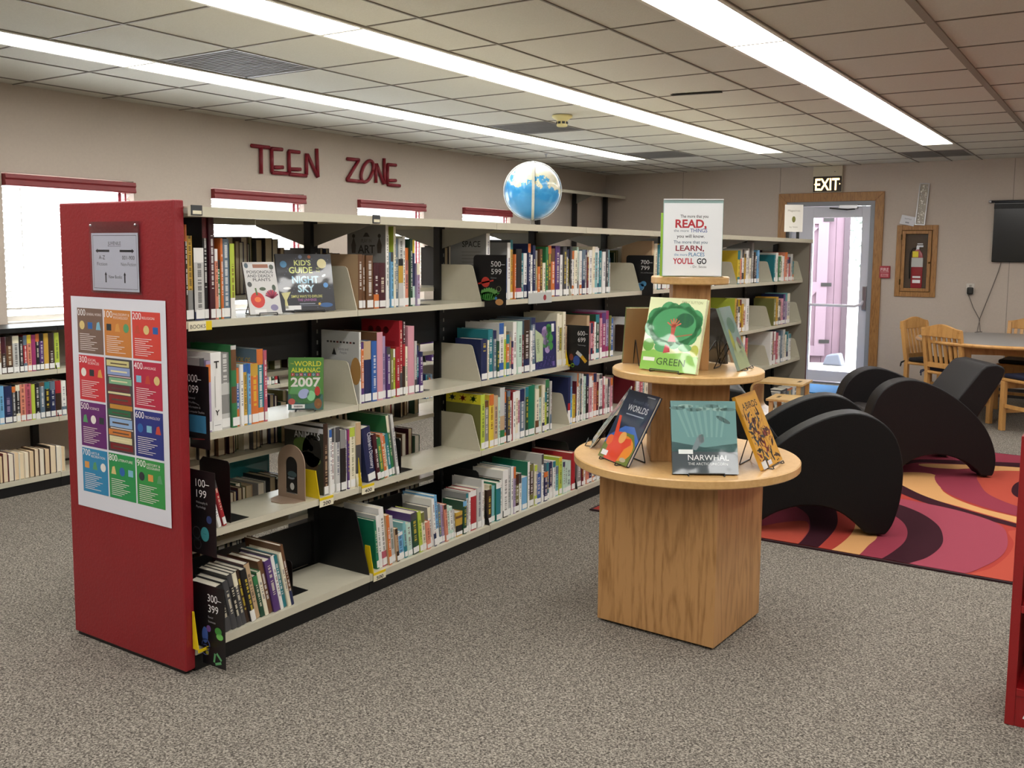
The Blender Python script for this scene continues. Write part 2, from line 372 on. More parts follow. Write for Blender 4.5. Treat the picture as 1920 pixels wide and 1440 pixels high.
# windows: frame, pane, blind
m_frame = mat('window_frame', 'd9d4cc', rough=.5); m_glass = glassmat('window_glass')
def blindmat():
    m, nt, p = nodes_of('blind_slat'); out = nt.nodes['Material Output']; p.inputs['Base Color'].default_value = (.85, .85, .83, 1); p.inputs['Roughness'].default_value = .5
    tr = nt.nodes.new('ShaderNodeBsdfTranslucent'); tr.inputs[0].default_value = (.9, .9, .88, 1)
    mx = nt.nodes.new('ShaderNodeMixShader'); mx.inputs[0].default_value = .55
    nt.links.new(p.outputs[0], mx.inputs[1]); nt.links.new(tr.outputs[0], mx.inputs[2]); nt.links.new(mx.outputs[0], out.inputs[0]); return m
m_blind = blindmat(); m_tape = mat('red_tape', 'b0384a', rough=.7)
for i, (a, b) in enumerate(WIN):
    wn = struct(MB().box(XL-.12, XL-.08, a, a+.04, WZ0, WZ1).box(XL-.12, XL-.08, b-.04, b, WZ0, WZ1).box(XL-.12, XL-.08, a+.04, b-.04, WZ0, WZ0+.035).box(XL-.12, XL-.08, a+.04, b-.04, WZ1-.04, WZ1).build('window_%d' % (i+1), m_frame))
    MB().box(XL-.102, XL-.098, a+.04, b-.04, WZ0+.035, WZ1-.04).build('pane', m_glass, wn)
    MB().box(XL-.15, XL+.004, a, b, WZ0-.015, WZ0+.002).build('window_sill', m_frame, wn)
    bl = tag(empty('window_blind', (XL-.04, (a+b)/2, 0)), ['white slatted blind with a dark red valance in the window beside the red end panel',
        'white slatted blind with a dark red valance, window below the word TEEN', 'white slatted blind with a dark red valance, window below the word ZONE',
        'white slatted blind with a dark red valance in the window behind the globe'][i], 'blind', 'red valance blinds along the teen wall')
    hw = (b-a)/2
    MB().prism([(.0, 1.94), (.075, 1.94), (.08, 1.915), (.072, 1.905), (.08, 1.875), (.075, 1.868), (.0, 1.868)], -hw+.005, hw-.005, 'y').build('valance', m_valance, bl, bevel=.003)
    mb = MB(); n = 20; zb = 1.11
    for j in range(n):
        z = 1.865-(j+.5)*(1.865-zb)/n
        mb.prism([(-.018, z-.014), (-.017, z-.0145), (.018, z+.013), (.017, z+.0145)], -hw+.015, hw-.015, 'y')
    mb.build('slats', m_blind, bl)['kind'] = 'stuff'
    MB().box(-.02, .02, -hw+.012, hw-.012, zb-.012, zb).build('bottom_rail', m_frame, bl)
    for yy, wd in ((hw-.10, .022), (hw-.055, .012)): MB().box(.021, .023, yy-wd/2, yy+wd/2, zb, 1.87).build('ladder_tape', m_tape, bl)
    MB().tube([(.03, -hw+.12, 1.86), (.035, -hw+.12, 1.3)], .002, 5).build('tilt_wand', m_frame, bl)
# ------------------------------------------------ exit door
mb = MB(); fx0, fx1, fz = -.815, .365, 2.185
mb.prism([(fx0, 0), (DX0, 0), (DX0, DZ), (fx0, fz)], YB-.022, YB, 'y'); mb.prism([(DX1, 0), (fx1, 0), (fx1, fz), (DX1, DZ)], YB-.022, YB, 'y'); mb.prism([(fx0, fz), (DX0, DZ), (DX1, DZ), (fx1, fz)], YB-.022, YB, 'y')
struct(mb.build('trim_1', m_oak, bevel=.003))
m_door = mat('grey_door_paint', 'd3d4de', rough=.4)
door = struct(MB().box(-.66, -.415, YB+.03, YB+.075, .02, 2.03).box(.125, .215, YB+.03, YB+.075, .02, 2.03).box(-.415, .125, YB+.03, YB+.075, .02, .14).box(-.415, .125, YB+.03, YB+.075, 1.905, 2.03).build('door_1', m_door, bevel=.003))
MB().box(DX0, -.665, YB-.005, YB+.12, 0, DZ).box(.22, DX1, YB-.005, YB+.12, 0, DZ).box(-.665, .22, YB-.005, YB+.12, 2.035, DZ).build('door_jamb', mat('jamb_grey', '8f9298', rough=.45), door)
MB().box(-.415, .125, YB+.05, YB+.055, .14, 1.905).build('pane', m_glass, door)
MB().tube([(-.62, YB-.03, .905), (.10, YB-.03, .905), (.16, YB-.01, .925), (.185, YB+.03, .98)], .016, 10).build('push_bar', mat('bar_white', 'e6e4ee', rough=.3), door, smooth=True)
MB().box(.165, .21, YB+.005, YB+.03, .86, 1.13).build('push_bar_housing', m_chrome, door, bevel=.004)
MB().box(-.12, .08, YB-.03, YB+.03, 2.0, 2.045).build('door_closer', m_chrome, door, bevel=.004)
MB().tube([(.05, YB-.01, 1.995), (.0, YB-.12, 1.985), (-.22, YB-.03, 2.01)], .008, 6).build('closer_arm', m_black, door)
MB().box(DX0, DX1, YB-.01, YB+.15, 0, .012).build('threshold', m_chrome, door)
# ------------------------------------------------ outdoors
m_shed = mat('shed_paint', '5f4c58', rough=.7, noise=.12, nscale=5); m_shed2 = mat('shed_trim', '6b5a66', rough=.7)
og = MB().box(-14, 8, YB+.15, 40, -.12, -.04).build('yard_ground', mat('pale_gravel', '9a968e', rough=.95, noise=.15, nscale=9)); struct(og)
sxo = on(1, 11.6, 1582, 560).x
sh = tag(empty('garden_shed', (sxo, 11.6, -.04), D_(22)), 'dusky red board shed with a braced barn door outside the exit', 'shed')
sx1 = 0.
for j in range(14):
    x1 = sx1-j*.14
    MB().box(x1-.135, x1, 0, .03, 0, 2.6).build('board', m_shed, sh)
MB().box(sx1-2, sx1, .03, 1.9, 0, 2.58).build('shed_body', m_shed, sh)
MB().box(sx1-.03, sx1+.05, -.02, .05, 0, 2.6).build('corner_trim', mat('shed_dark', '3c3038', rough=.7), sh)
MB().prism([(sx1-2.2, 2.58), (sx1+.15, 2.58), (sx1+.05, 2.7), (sx1-1, 3.3), (sx1-2.2, 2.7)], -.15, 2.0, 'y').build('roof', mat('shed_roof', '57504e', rough=.8), sh)
sx1 += .18
dd = MB().box(sx1-1.45, sx1-.42, -.03, 0, .1, 2.1).build('barn_door', m_shed, sh)
for z0 in (.1, 1.0, 1.95): MB().box(sx1-1.45, sx1-.42, -.055, -.03, z0, z0+.14).build('ledge', m_shed2, dd)
MB().box(sx1-.56, sx1-.42, -.056, -.03, .1, 2.1).build('stile', m_shed2, dd)
for z0 in (.24, 1.14): MB().prism([(sx1-1.40, z0), (sx1-1.28, z0), (sx1-.56, z0+.76), (sx1-.68, z0+.76)], -.052, -.03, 'y').build('brace', m_shed2, dd)
for z0 in (.3, 1.1, 2.0): MB().box(sx1-.50, sx1-.36, -.065, -.055, z0-.02, z0+.03).build('hinge', m_black, dd)
tag(MB().prism([(on(1, 11.3, 1545, 680).x, -.04), (on(1, 11.3, 1582, 680).x, -.04), (on(1, 11.3, 1575, 680).x, .13), (on(1, 11.3, 1552, 680).x, .1)], 11.2, 11.4, 'y').build('rubble_pile', mat('slate', '555a66', rough=.9), bevel=.02), 'dark stone block lying by the shed corner', 'stone')
m_leaf = mat('pale_leaves', '55625a', rough=.8, noise=.3, nscale=3); m_bark = mat('bark', '3a3631', rough=.9)
rnd = random.Random(5)
for (tx, ty, hz, lb) in ((on(1, 17.5, 1606, 450).x+.75, 17.5, 3.4, 'pale green leafy tree beyond the shed corner'), (on(1, 21, 1612, 450).x+1.1, 21, 4.4, 'taller light green tree further out beyond the shed')):
    tr = tag(empty('yard_tree', (tx, ty, -.04)), lb, 'tree', 'trees in the yard')
    MB().tube([(0, 0, 0), (.05, 0, hz*.5), (-.05, .1, hz*.9)], .09, 7).build('trunk', m_bark, tr)
    mb = MB()
    for j in range(900):
        a = rnd.uniform(0, 2*PI); z = hz*rnd.uniform(.35, 1.15); rr = rnd.uniform(0, 1)**.5*hz*.38*(1-abs(z/hz-.75)*.9)
        c = Vector((rr*math.cos(a), rr*math.sin(a), z)); s_ = .07; e1 = Vector((rnd.uniform(-1, 1), rnd.uniform(-1, 1), rnd.uniform(-1, 1))).normalized()*s_; e2 = Vector((rnd.uniform(-1, 1), rnd.uniform(-1, 1), rnd.uniform(-1, 1))).normalized()*s_
        mb.poly([c-e1, c-e2*.5, c+e1, c+e2*.5])
    mb.build('foliage', m_leaf, tr)['kind'] = 'stuff'
# ================================================================== TALL DOUBLE-SIDED SHELVING
W = .9144; NS = 8; XC = -.2725
ZT, Z2, Z3, Z4, ZB = 1.629, 1.234, .828, .468, .089
XTOP, XB, XF = .088, .059, 0.0                      # front edges of canopy, base and middle shelves
RZ = [1.30, .97, .64, .31]                          # rear shelves
shv = tag(empty('library_shelving', (XC, 0, 0)), 'long double-sided cream steel library shelving with a red end panel', 'shelving')
def P(mb, name, mt, par=shv, **k):
    o = mb.build(name, mt, par, **k); o.location = (-XC, 0, 0) if par is shv else (0, 0, 0); return o
m_panel = mat('red_panel', '8a1c24', rough=.40, noise=.10, nscale=7, bump=.35, bscale=90)
pan = P(MB().box(-.604, XB, -.041, 0, .012, 1.65), 'end_panel', m_panel, bevel=.005)
pan['label'] = 'red painted end panel'
P(MB().box(-.59, .045, -.035, -.006, 0, .012), 'panel_foot', m_black, par=pan)
far = P(MB().box(-.604, XB, NS*W+.006, NS*W+.03, .012, 1.63), 'end_panel', mat('maroon_panel', '5a1f26', rough=.5))
P(MB().box(-.60, .056, NS*W-.002, NS*W+.006, .012, 1.628), 'inner_face', mat('shaded_cream_steel', '8f897c', rough=.45), par=far)  # cream steel with its shade put into a greyer colour
shelf_me = {}
def shelf_piece(z, front, name='shelf', depth=.255, lip=.026):
    """one steel shelf per bay with a folded front lip and a back flange"""
    for n in range(NS):
        y0, y1 = n*W+.0015, (n+1)*W-.0015
        x0, x1 = (front-depth, front) if front > XC else (front, front+depth)
        key = (round(x0, 3), round(x1, 3), round(z, 3))
        if key not in shelf_me:
            h = W/2-.0015; mb = MB().box(x0, x1, -h, h, z-.004, z)
            if front > XC: mb.box(x1-.012, x1, -h, h, z-lip, z-.004); mb.box(x0, x0+.004, -h, h, z-.02, z-.004)
            else: mb.box(x0, x0+.012, -h, h, z-lip, z-.004); mb.box(x1-.004, x1, -h, h, z-.02, z-.004)
            shelf_me[key] = mb.mesh(name, m_cream)
        link(name, shelf_me[key], shv, (-XC, (y0+y1)/2, 0))
for z in (Z2, Z3, Z4): shelf_piece(z, XF)
for z in RZ: shelf_piece(z, 2*XC)
shelf_piece(ZB, XB, depth=.30, lip=.03); shelf_piece(ZB, 2*XC-XB, depth=.30, lip=.03)
# canopy
cm = MB().box(2*XC-XTOP, XTOP, -W/2+.0015, W/2-.0015, ZT-.005, ZT).box(XTOP-.012, XTOP, -W/2+.0015, W/2-.0015, ZT-.034, ZT-.005).box(2*XC-XTOP, 2*XC-XTOP+.012, -W/2+.0015, W/2-.0015, ZT-.034, ZT-.005).mesh('canopy', m_cream)
for n in range(NS): link('canopy', cm, shv, (-XC, (n+.5)*W, 0))
# black base kick
for n in range(NS): P(MB().box(2*XC-XB+.006, XB-.006, n*W+.001, (n+1)*W-.001, 0, ZB-.03), 'base_kick', m_black)
# uprights, canopy brackets, shelf brackets
gus = MB().prism([(.0, 1.50), (.02, 1.50), (.30, 1.578), (.345, 1.592), (.345, 1.598), (0, 1.598)], -.0015, .0015, 'y')
gus.prism([(.0, 1.50), (-.02, 1.50), (-.30, 1.578), (-.345, 1.592), (-.345, 1.598), (0, 1.598)], -.0015, .0015, 'y'); gusm = gus.mesh('canopy_bracket', mat('grey_steel', '8e8b82', rough=.45))
upm = MB().box(-.02, .02, -.022, .022, 0, 1.62).mesh('upright', m_black)
slotm = None
brk = {}
for z, hh in ((Z2, .185), (Z3, .185), (Z4, .185)):
    pr = [(-.253, z), (-.001, z), (-.004, z+.012), (-.05, z+hh-.022), (-.056, z+hh-.008), (-.066, z+hh-.002), (-.08, z+hh), (-.253, z+hh)]
    brk[z] = MB().prism(pr, -.0022, .0022, 'y').mesh('shelf_bracket', m_cream)
bk_black = MB().prism([(-.24, ZB), (XB-.002, ZB), (XB-.006, ZB+.02), (XB-.075, ZB+.265), (XB-.09, ZB+.275), (-.24, ZB+.275)], -.0022, .0022, 'y').mesh('base_divider', m_black)
for n in range(NS+1):
    link('upright', upm, shv, (0, min(max(n*W, .026), NS*W-.026), 0)); 
    if n not in (0, NS): link('canopy_bracket', gusm, shv, (0, n*W, 0))
    if n > 0:
        for z in brk: link('shelf_bracket', brk[z], shv, (-XC, n*W-.004, 0))
        if n < NS: link('base_divider', bk_black, shv, (-XC, n*W-.004, 0))
    if 0 < n < NS:
        sm = MB()
        for j in range(30): sm.box(.0195, .0206, .008, .016, .16+j*.048, .178+j*.048)
        sr = P(sm, 'slot_row', mat('slot_grey', '777770', rough=.5)); sr.location = (0, n*W, 0); sr['kind'] = 'stuff'
# black back panels: behind the upper part everywhere, full height past the second bay, low at the base
for n in range(NS):
    y0, y1 = n*W+.024, (n+1)*W-.024
    if n < 2: P(MB().box(XC-.003, XC+.003, y0, y1, 1.02, Z2-.01), 'back_panel', m_black); P(MB().box(XC-.003, XC+.003, y0, y1, ZB, ZB+.19), 'back_panel', m_black)
    else: P(MB().box(XC-.003, XC+.003, y0, y1, ZB, Z2-.01), 'back_panel', m_black)
# ------------------------------------------------------------------ BOOKS
COVER = colmat('book_cover', rough=.38, coat=.25, ink=True); PAGES = colmat('page_edges', rough=.8)
STICK = mat('white_sticker', 'e9e9e6', rough=.5)
BOOKS = []      # every book first, then the largest become things of their own
def cover_mb(mb, B, xf=lambda p: p):
    mb.ink = True
    t, h, d = B['t'], B['h'], B['d']; c = lin(PAL[B['c']]); th = .0018 if t < .012 else .0026
    A = lambda pts, *a, **k: mb.poly([xf(Vector(p)) for p in pts], *a, **k)
    bc = lin(PAL[B.get('board', B['c'])])
    for s_ in (-1, 1):
        y0, y1 = sorted((s_*t/2, s_*(t/2-th)))
        vs = [(-d, y0, 0), (-.003, y0, 0), (-.003, y1, 0), (-d, y1, 0), (-d, y0, h), (-.003, y0, h), (-.003, y1, h), (-d, y1, h)]
        for f in ((0, 3, 2, 1), (4, 5, 6, 7), (0, 1, 5, 4), (1, 2, 6, 5), (2, 3, 7, 6), (3, 0, 4, 7)): A([vs[i] for i in f], bc)
    prof = [(-.003, -t/2), (-.0005, -t*.30), (0, 0), (-.0005, t*.30), (-.003, t/2)]
    for (a, b, cc, ink) in B['seg']:
        z0, z1 = a*h, b*h; k = lin(PAL[ink]) if ink else None
        for i in range(4):
            (xa, ya), (xb, yb) = prof[i], prof[i+1]
            A([(xa, ya, z0), (xb, yb, z0), (xb, yb, z1), (xa, ya, z1)], lin(PAL[cc]), k, [(z0+B['seed'], ya/t), (z0+B['seed'], yb/t), (z1+B['seed'], yb/t), (z1+B['seed'], ya/t)] if ink else None)
    A([(x, y, h) for x, y in prof]+[(-.005, t/2-th, h), (-.005, -t/2+th, h)], bc)
def pages_mb(mb, B, xf=lambda p: p):
    t, h, d = B['t'], B['h'], B['d']; th = .0018 if t < .012 else .0026; i = .003 if t > .012 else .0012
    y0, y1 = -t/2+th, t/2-th; x0, x1, z0, z1 = -d+i, -.0035, i, h-i; c = lin(B.get('page', 'e2dccb'))
    vs = [xf(Vector(p)) for p in ((x0, y0, z0), (x1, y0, z0), (x1, y1, z0), (x0, y1, z0), (x0, y0, z1), (x1, y0, z1), (x1, y1, z1), (x0, y1, z1))]
    mb.faces(vs, [(0, 3, 2, 1), (4, 5, 6, 7), (0, 1, 5, 4), (1, 2, 6, 5), (2, 3, 7, 6), (3, 0, 4, 7)], c)
def label_mb(mb, B, xf=lambda p: p, col=None):
    t, h = B['t'], B['h']; z0, z1 = .006, .006+min(.032, h*.14); hw = t*.42
    vs = [xf(Vector(p)) for p in ((-.001, -hw, z0), (.0007, -hw, z0), (.0007, hw, z0), (-.001, hw, z0), (-.001, -hw, z1), (.0007, -hw, z1), (.0007, hw, z1), (-.001, hw, z1))]
    mb.faces(vs, [(0, 3, 2, 1), (4, 5, 6, 7), (0, 1, 5, 4), (1, 2, 6, 5), (2, 3, 7, 6), (3, 0, 4, 7)], col)
rb = random.Random(11)
def mkseg(c, c2=None, rnd=rb):
    """colours of the spine from bottom to top: plain, title band or blocks"""
    light = c in ('white', 'cream', 'lgrey', 'mint', 'yellow', 'lime', 'sky', 'aqua', 'tan', 'pink', 'coral', 'mustard', 'lilac')
    ink = rnd.choice(['black', 'navy', 'dred', 'dgreen']) if light else rnd.choice(['white', 'cream', 'yellow', 'white'])
    c2 = c2 or rnd.choice([c, c, c, 'white', 'dgrey', 'teal', 'cream', 'orange', 'navy'])
    a = rnd.uniform(.2, .34); b = rnd.uniform(.72, .9)
    return [(0, a, rnd.choice([c, c, c2]), None), (a, b, c, ink), (b, 1, rnd.choice([c, c2]), None)]
def add_book(shelf, z, X0, y, t, h, c, d=None, seg=None, label=True, lean=0., rz=0., c2=None, where='', rear=False, **kw):
    B = dict(z=z, X=X0, y=y, t=max(.004, t), h=h, c=c, d=d or min(.23, max(.13, h*.78)), seg=seg or mkseg(c, c2), lab=label, lean=lean, rz=rz, seed=round(rb.uniform(0, 9), 3), where=where, shelf=shelf, rear=rear)
    B.update(kw); BOOKS.append(B); return B
BAY = ['first', 'second', 'third', 'fourth', 'fifth', 'sixth', 'seventh', 'eighth']
SHN = {Z2: 'top shelf', Z3: 'second shelf', Z4: 'third shelf', ZB: 'bottom shelf'}
def run(z, items, x0, X0=None, jit=0., maxh=None, **kw):
    """items: (width px, top px, colour[, opts]); pixel columns are read where the spine meets the shelf"""
    X0 = (XB-.012 if z == ZB else XF-.008) if X0 is None else X0
    x = x0; lim = {Z2: .375, Z3: .385, Z4: .335, ZB: .36}[z]
    for it in items:
        wpx, top, c = it[:3]; o = dict(it[3]) if len(it) > 3 else {}
        if c == '-': x += wpx; continue
        ya, yb = ysol(x, X0, z), ysol(x+wpx, X0, z); ym = (ya+yb)/2
        h = min(lim-.012, max(.12, zsol(top, X0, ym)-z)); t = (yb-ya)*.97
        nb_ = round(ym/W); gp = nb_*W-.004
        if ya < gp+.003 and yb > gp-.003 and nb_ > 0:
            if ym >= gp: ym += gp+.0035-ya
            else: ym -= yb-gp+.0035
        bay = int(ym//W); o.setdefault('lean', kw.get('lean', 0.)); o.setdefault('rear', kw.get('hid', False)); o.setdefault('label', kw.get('lab', True))
        add_book(z, z, X0-rb.uniform(0, .012), ym, t, h, c, where=(bay, SHN[z]), **o); x += wpx
def fill(z, x0, x1, tops, cols, wpx, seed=1, **kw):
    """a dense row: pixel span, polyline of tops, colour cycle, mean width"""
    r = random.Random(seed); x = x0; it = []; i = 0
    while x < x1-.8:
        wd = min(max(2.2, wpx*r.uniform(.6, 1.5)), x1-x); f = (x-x0)/(x1-x0); j = min(len(tops)-2, int(f*(len(tops)-1))); g = f*(len(tops)-1)-j
        tp = tops[j]*(1-g)+tops[j+1]*g+r.choice([0, 0, 3, 8, 14, 22])*r.uniform(.4, 1.)
        it.append((wd, tp, cols[i % len(cols)])); i += 1; x += wd
    run(z, it, x0, **kw)
S = lambda *a: list(a)
# --- top shelf
run(Z2, [(5, 421, 'dbrown'), (11, 442, 'mustard', dict(seg=[(0, .06, 'black', None), (.06, .36, 'grey', None), (.36, 1, 'mustard', 'black')])),
   (19, 465, 'lgrey', dict(board='black', seg=[(0, .12, 'navy', None), (.12, .8, 'lgrey', 'black'), (.8, 1, 'white', None)])), (9, 402, 'black', dict(seg=[(0, .3, 'black', None), (.3, .8, 'black', 'white'), (.8, 1, 'dred', None)])),
   (10, 400, 'maroon'), (6, 467, 'coral'), (7, 488, 'green', dict(seg=[(0, .2, 'green', None), (.2, .85, 'green', 'white'), (.85, 1, 'black', None)])), (5, 447, 'orange'),
   (13, 448, 'bgrey', dict(seg=[(0, .16, 'bgrey', None), (.16, .95, 'bgrey', 'white'), (.95, 1, 'bgrey', None)])), (9, 457, 'lime', dict(board='dgrey'))], 352)
run(Z2, [(8, 477, 'brown', dict(board='tan')), (5, 478, 'brown'), (13, 479, 'brown'), (10, 493, 'maroon'), (13, 493, 'maroon', dict(seg=[(0, .35, 'maroon', None), (.35, .7, 'maroon', 'cream'), (.7, 1, 'maroon', None)])),
   (5.5, 421, 'white', dict(board='grey', art='ART', label=False)), (4, 441, 'cream'), (5, 473, 'sky'), (4.5, 425, 'cream', dict(board='lime')), (5, 448, 'bgrey'), (9, 447, 'lgrey', dict(seg=[(0, .35, 'lgrey', None), (.35, .6, 'mustard', None), (.6, .7, 'black', None), (.7, 1, 'lgrey', 'black')])),
   (5, 443, 'white'), (7.5, 465, 'coral', dict(c2='orange')), (5, 448, 'dgreen'), (7, 450, 'navy', dict(seg=[(0, .3, 'mint', None), (.3, .8, 'navy', None), (.8, 1, 'yellow', None)])), (6, 494, 'lilac')], 676)
run(Z2, [(7, 438, 'white', dict(board='grey', art='SPACE', label=False))], 914)
run(Z2, [(5, 485, 'blue'), (6, 455, 'white', dict(board='grey')), (5, 450, 'mustard', dict(board='dgrey')), (3, 477, 'orange'), (11, 467, 'black', dict(seg=[(0, .12, 'black', None), (.12, .22, 'rose', None), (.22, 1, 'black', None)])), (6, 475, 'teal'), (6, 475, 'white'),
   (5, 457, 'navy'), (4, 478, 'white'), (5, 460, 'navy', dict(c2='lilac')), (4, 470, 'grey'), (5, 500, 'orange'), (5, 467, 'brown'), (5, 493, 'cream', dict(c2='yellow')), (5, 463, 'green', dict(c2='cream')), (7, 461, 'brown', dict(c2='orange')), (7, 466, 'orange', dict(c2='brown')),
   (9, 461, 'purple', dict(c2='tan')), (6, 478, 'white'), (7, 463, 'dgrey'), (3, 470, 'white'), (3, 468, 'olive'), (3.2, 462, 'dgrey')], 949)
fill(Z2, 1075, 1146, [464, 462, 463, 470], S('white', 'cream', 'mint', 'white', 'bgrey', 'lgrey', 'dred', 'white', 'cream', 'aqua', 'white', 'teal', 'white', 'dgrey', 'aqua', 'lgrey', 'white'), 4.2, 3)
run(Z2, [(3, 452, 'tan'), (3.4, 458, 'cream'), (5, 457, 'cream', dict(c2='dred')), (4, 459, 'teal'), (4, 457, 'yellow', dict(c2='teal')), (4, 463, 'dred'), (5, 466, 'pink'), (4, 460, 'cream'), (4, 470, 'lilac')], 1222)
fill(Z2, 1252, 1296, [462, 464], S('cream', 'red', 'white', 'teal', 'yellow', 'white', 'dgreen'), 4, 5, hid=True)
fill(Z2, 1306, 1345, [468, 466], S('green', 'white', 'navy', 'cream', 'orange', 'white'), 4, 6, hid=True)
run(Z2, [(5, 470, 'yellow', dict(board='yellow')), (3, 485, 'coral'), (4, 468, 'white'), (3, 476, 'mustard'), (4, 470, 'white'), (3, 466, 'lgrey'), (4, 484, 'cream'), (4, 455, 'grey'), (3, 473, 'dbrown'), (3, 480, 'navy'), (4, 469, 'sky')], 1384)
fill(Z2, 1453, 1490, [474, 473, 478], S('teal', 'white', 'green', 'cream', 'white', 'coral', 'white', 'rose', 'lgrey'), 3.4, 8)
# --- second shelf
run(Z3, [(9, 672, 'cream', dict(board='lgrey')), (9, 677, 'lilac', dict(seg=[(0, .7, 'lilac', None), (.7, .95, 'orange', None), (.95, 1, 'lilac', None)])), (20, 661, 'white', dict(art='T', seg=[(0, 1, 'white', None)])),
   (18, 662, 'grey', dict(seg=[(0, .2, 'lgrey', None), (.2, .45, 'grey', None), (.45, .6, 'lgrey', None), (.6, 1, 'grey', 'white')])), (10, 648, 'green', dict(board='green', seg=[(0, .3, 'green', None), (.3, .5, 'brown', None), (.5, .7, 'green', None), (.7, .95, 'brown', None), (.95, 1, 'lgrey', None)])),
   (6, 690, 'blue'), (7, 684, 'white', dict(c2='navy')), (7, 683, 'mustard', dict(c2='blue')), (6, 682, 'sky', dict(c2='blue')), (14, 682, 'orange', dict(seg=[(0, .3, 'orange', None), (.3, .8, 'orange', 'yellow'), (.8, 1, 'mustard', None)])),
   (12, 655, 'teal', dict(board='bgrey', art='BOOK')), (6.5, 657, 'rose', dict(board='blue'))], 381)
run(Z3, [(3.5, 623, 'white', dict(board='lgrey', art='GREYBOOK', d=.225)), (5.5, 642, 'orange', dict(c2='purple')), (14, 640, 'navy', dict(board='bgrey', seg=[(0, .7, 'navy', None), (.7, 1, 'tan', None)])), (10, 640, 'blue', dict(seg=[(0, .2, 'blue', None), (.2, .8, 'blue', 'white'), (.8, 1, 'blue', None)])),
   (11, 623, 'coral', dict(board='brown', seg=[(0, .25, 'pink', None), (.25, 1, 'pink', None)])), (7, 631, 'lilac', dict(c2='magenta')), (7, 651, 'purple', dict(c2='dgrey')), (6, 655, 'olive'), (5.5, 655, 'lime', dict(board='lime')), (7, 651, 'red'), (6, 602, 'red', dict(board='red', art='RED')),
   (5, 604, 'dred', dict(seg=[(0, .4, 'dbrown', None), (.4, .7, 'red', None), (.7, 1, 'maroon', 'white')])), (5, 650, 'cream'), (12, 612, 'pink', dict(board='pink', seg=[(0, 1, 'pink', None)])), (4, 640, 'lgrey'), (4, 648, 'teal'), (6.5, 660, 'purple', dict(c2='navy'))], 675.5)
run(Z3, [(12, 636, 'navy', dict(board='navy', seg=[(0, .7, 'navy', None), (.7, .9, 'navy', 'yellow'), (.9, 1, 'navy', None)])), (3, 638, 'cream'), (9, 618, 'teal', dict(c2='emerald')), (6, 620, 'bgrey'), (5, 640, 'dgreen'), (9, 606, 'white', dict(c2='blue')), (4, 612, 'lime'), (6, 627, 'orange'), (4, 622, 'grey'), (4, 640, 'rose'),
   (7, 604, 'white', dict(c2='mint')), (9, 603, 'mint', dict(c2='lgrey')), (3, 628, 'dred'), (11, 600, 'dbrown', dict(board='bgrey')), (4, 620, 'white'), (8, 596, 'bgrey', dict(c2='navy'))], 903)
run(Z3, [(5, 588, 'cream', dict(c2='olive')), (5, 590, 'olive'), (5, 585, 'cream', dict(c2='green')), (4, 612, 'tan')], 1046)
run(Z3, [(5, 592, 'tan', dict(c2='orange')), (4, 606, 'pink'), (3.5, 603, 'red'), (4, 604, 'white'), (7, 590, 'dgreen', dict(c2='teal')), (4, 597, 'pink', dict(c2='white')), (8, 587, 'magenta', dict(c2='purple')), (5, 583, 'lilac', dict(c2='magenta')), (3.5, 592, 'olive'), (5, 597, 'blue', dict(c2='bgrey'))], 1103)
fill(Z3, 1188, 1290, [596, 594, 590, 592], S('dbrown', 'white', 'tan', 'bgrey', 'cream', 'teal', 'white', 'navy'), 5, 21, hid=True)
fill(Z3, 1304, 1345, [586, 582], S('mustard', 'white', 'navy', 'cream', 'lime', 'white'), 4.5, 22, hid=True)
run(Z3, [(4, 560, 'mustard', dict(board='lime')), (4, 563, 'brown'), (3.5, 575, 'white'), (3.5, 562, 'yellow', dict(c2='dred')), (3.5, 570, 'mustard'), (4, 575, 'red', dict(c2='white')), (6, 560, 'white', dict(c2='pink'))], 1376)
run(Z3, [(4, 560, 'olive', dict(board='olive')), (4, 557, 'mustard'), (3, 562, 'white'), (3, 566, 'brown'), (4, 560, 'pink'), (4, 552, 'purple', dict(board='navy')), (3, 565, 'lilac'), (5, 550, 'lgrey', dict(board='aqua'))], 1452)
# --- third shelf
run(Z4, [(8, 740, 'lime', dict(board='olive', art='FROGS')), (8, 752, 'grey', dict(c2='brown')), (9, 740, 'yellow', dict(c2='orange')), (8, 742, 'tan', dict(c2='brown')), (4, 745, 'mint'), (9, 727, 'lgrey', dict(board='grey', seg=[(0, .25, 'green', None), (.25, .5, 'tan', None), (.5, 1, 'lgrey', None)])), (4, 735, 'navy'), (6, 733, 'dgrey', dict(c2='bgrey')),
   (5, 752, 'white'), (5, 735, 'white', dict(board='red')), (5, 733, 'cream', dict(board='red')), (5, 733, 'pink', dict(c2='white')), (9, 730, 'bgrey', dict(board='teal', c2='navy')), (6, 726, 'dgreen', dict(board='lgrey')), (12, 723, 'emerald', dict(board='emerald', seg=[(0, 1, 'emerald', None)])), (7, 730, 'cream', dict(c2='brown')),
   (5, 723, 'mint', dict(c2='olive')), (5, 722, 'cream'), (4, 735, 'lime', dict(c2='teal')), (7, 712, 'dgreen', dict(board='lgrey', c2='green')), (3, 715, 'lgrey', dict(c2='bgrey'))], 902)
run(Z4, [(6, 0, '-'), (5, 708, 'navy', dict(board='navy', seg=[(0, .1, 'purple', None), (.1, .3, 'white', None), (.3, .45, 'red', None), (.45, 1, 'navy', None)])), (3, 706, 'sky', dict(c2='bgrey')), (6, 740, 'yellow', dict(board='white', c2='mustard')), (3, 715, 'dred')], 1061)
fill(Z4, 1082, 1150, [700, 702, 700, 703, 708], S('white', 'lgrey', 'cream', 'bgrey', 'white', 'mint', 'black', 'pink', 'white', 'coral', 'dred', 'white', 'rose', 'lgrey', 'dgrey', 'white', 'pink', 'magenta'), 4.2, 31)
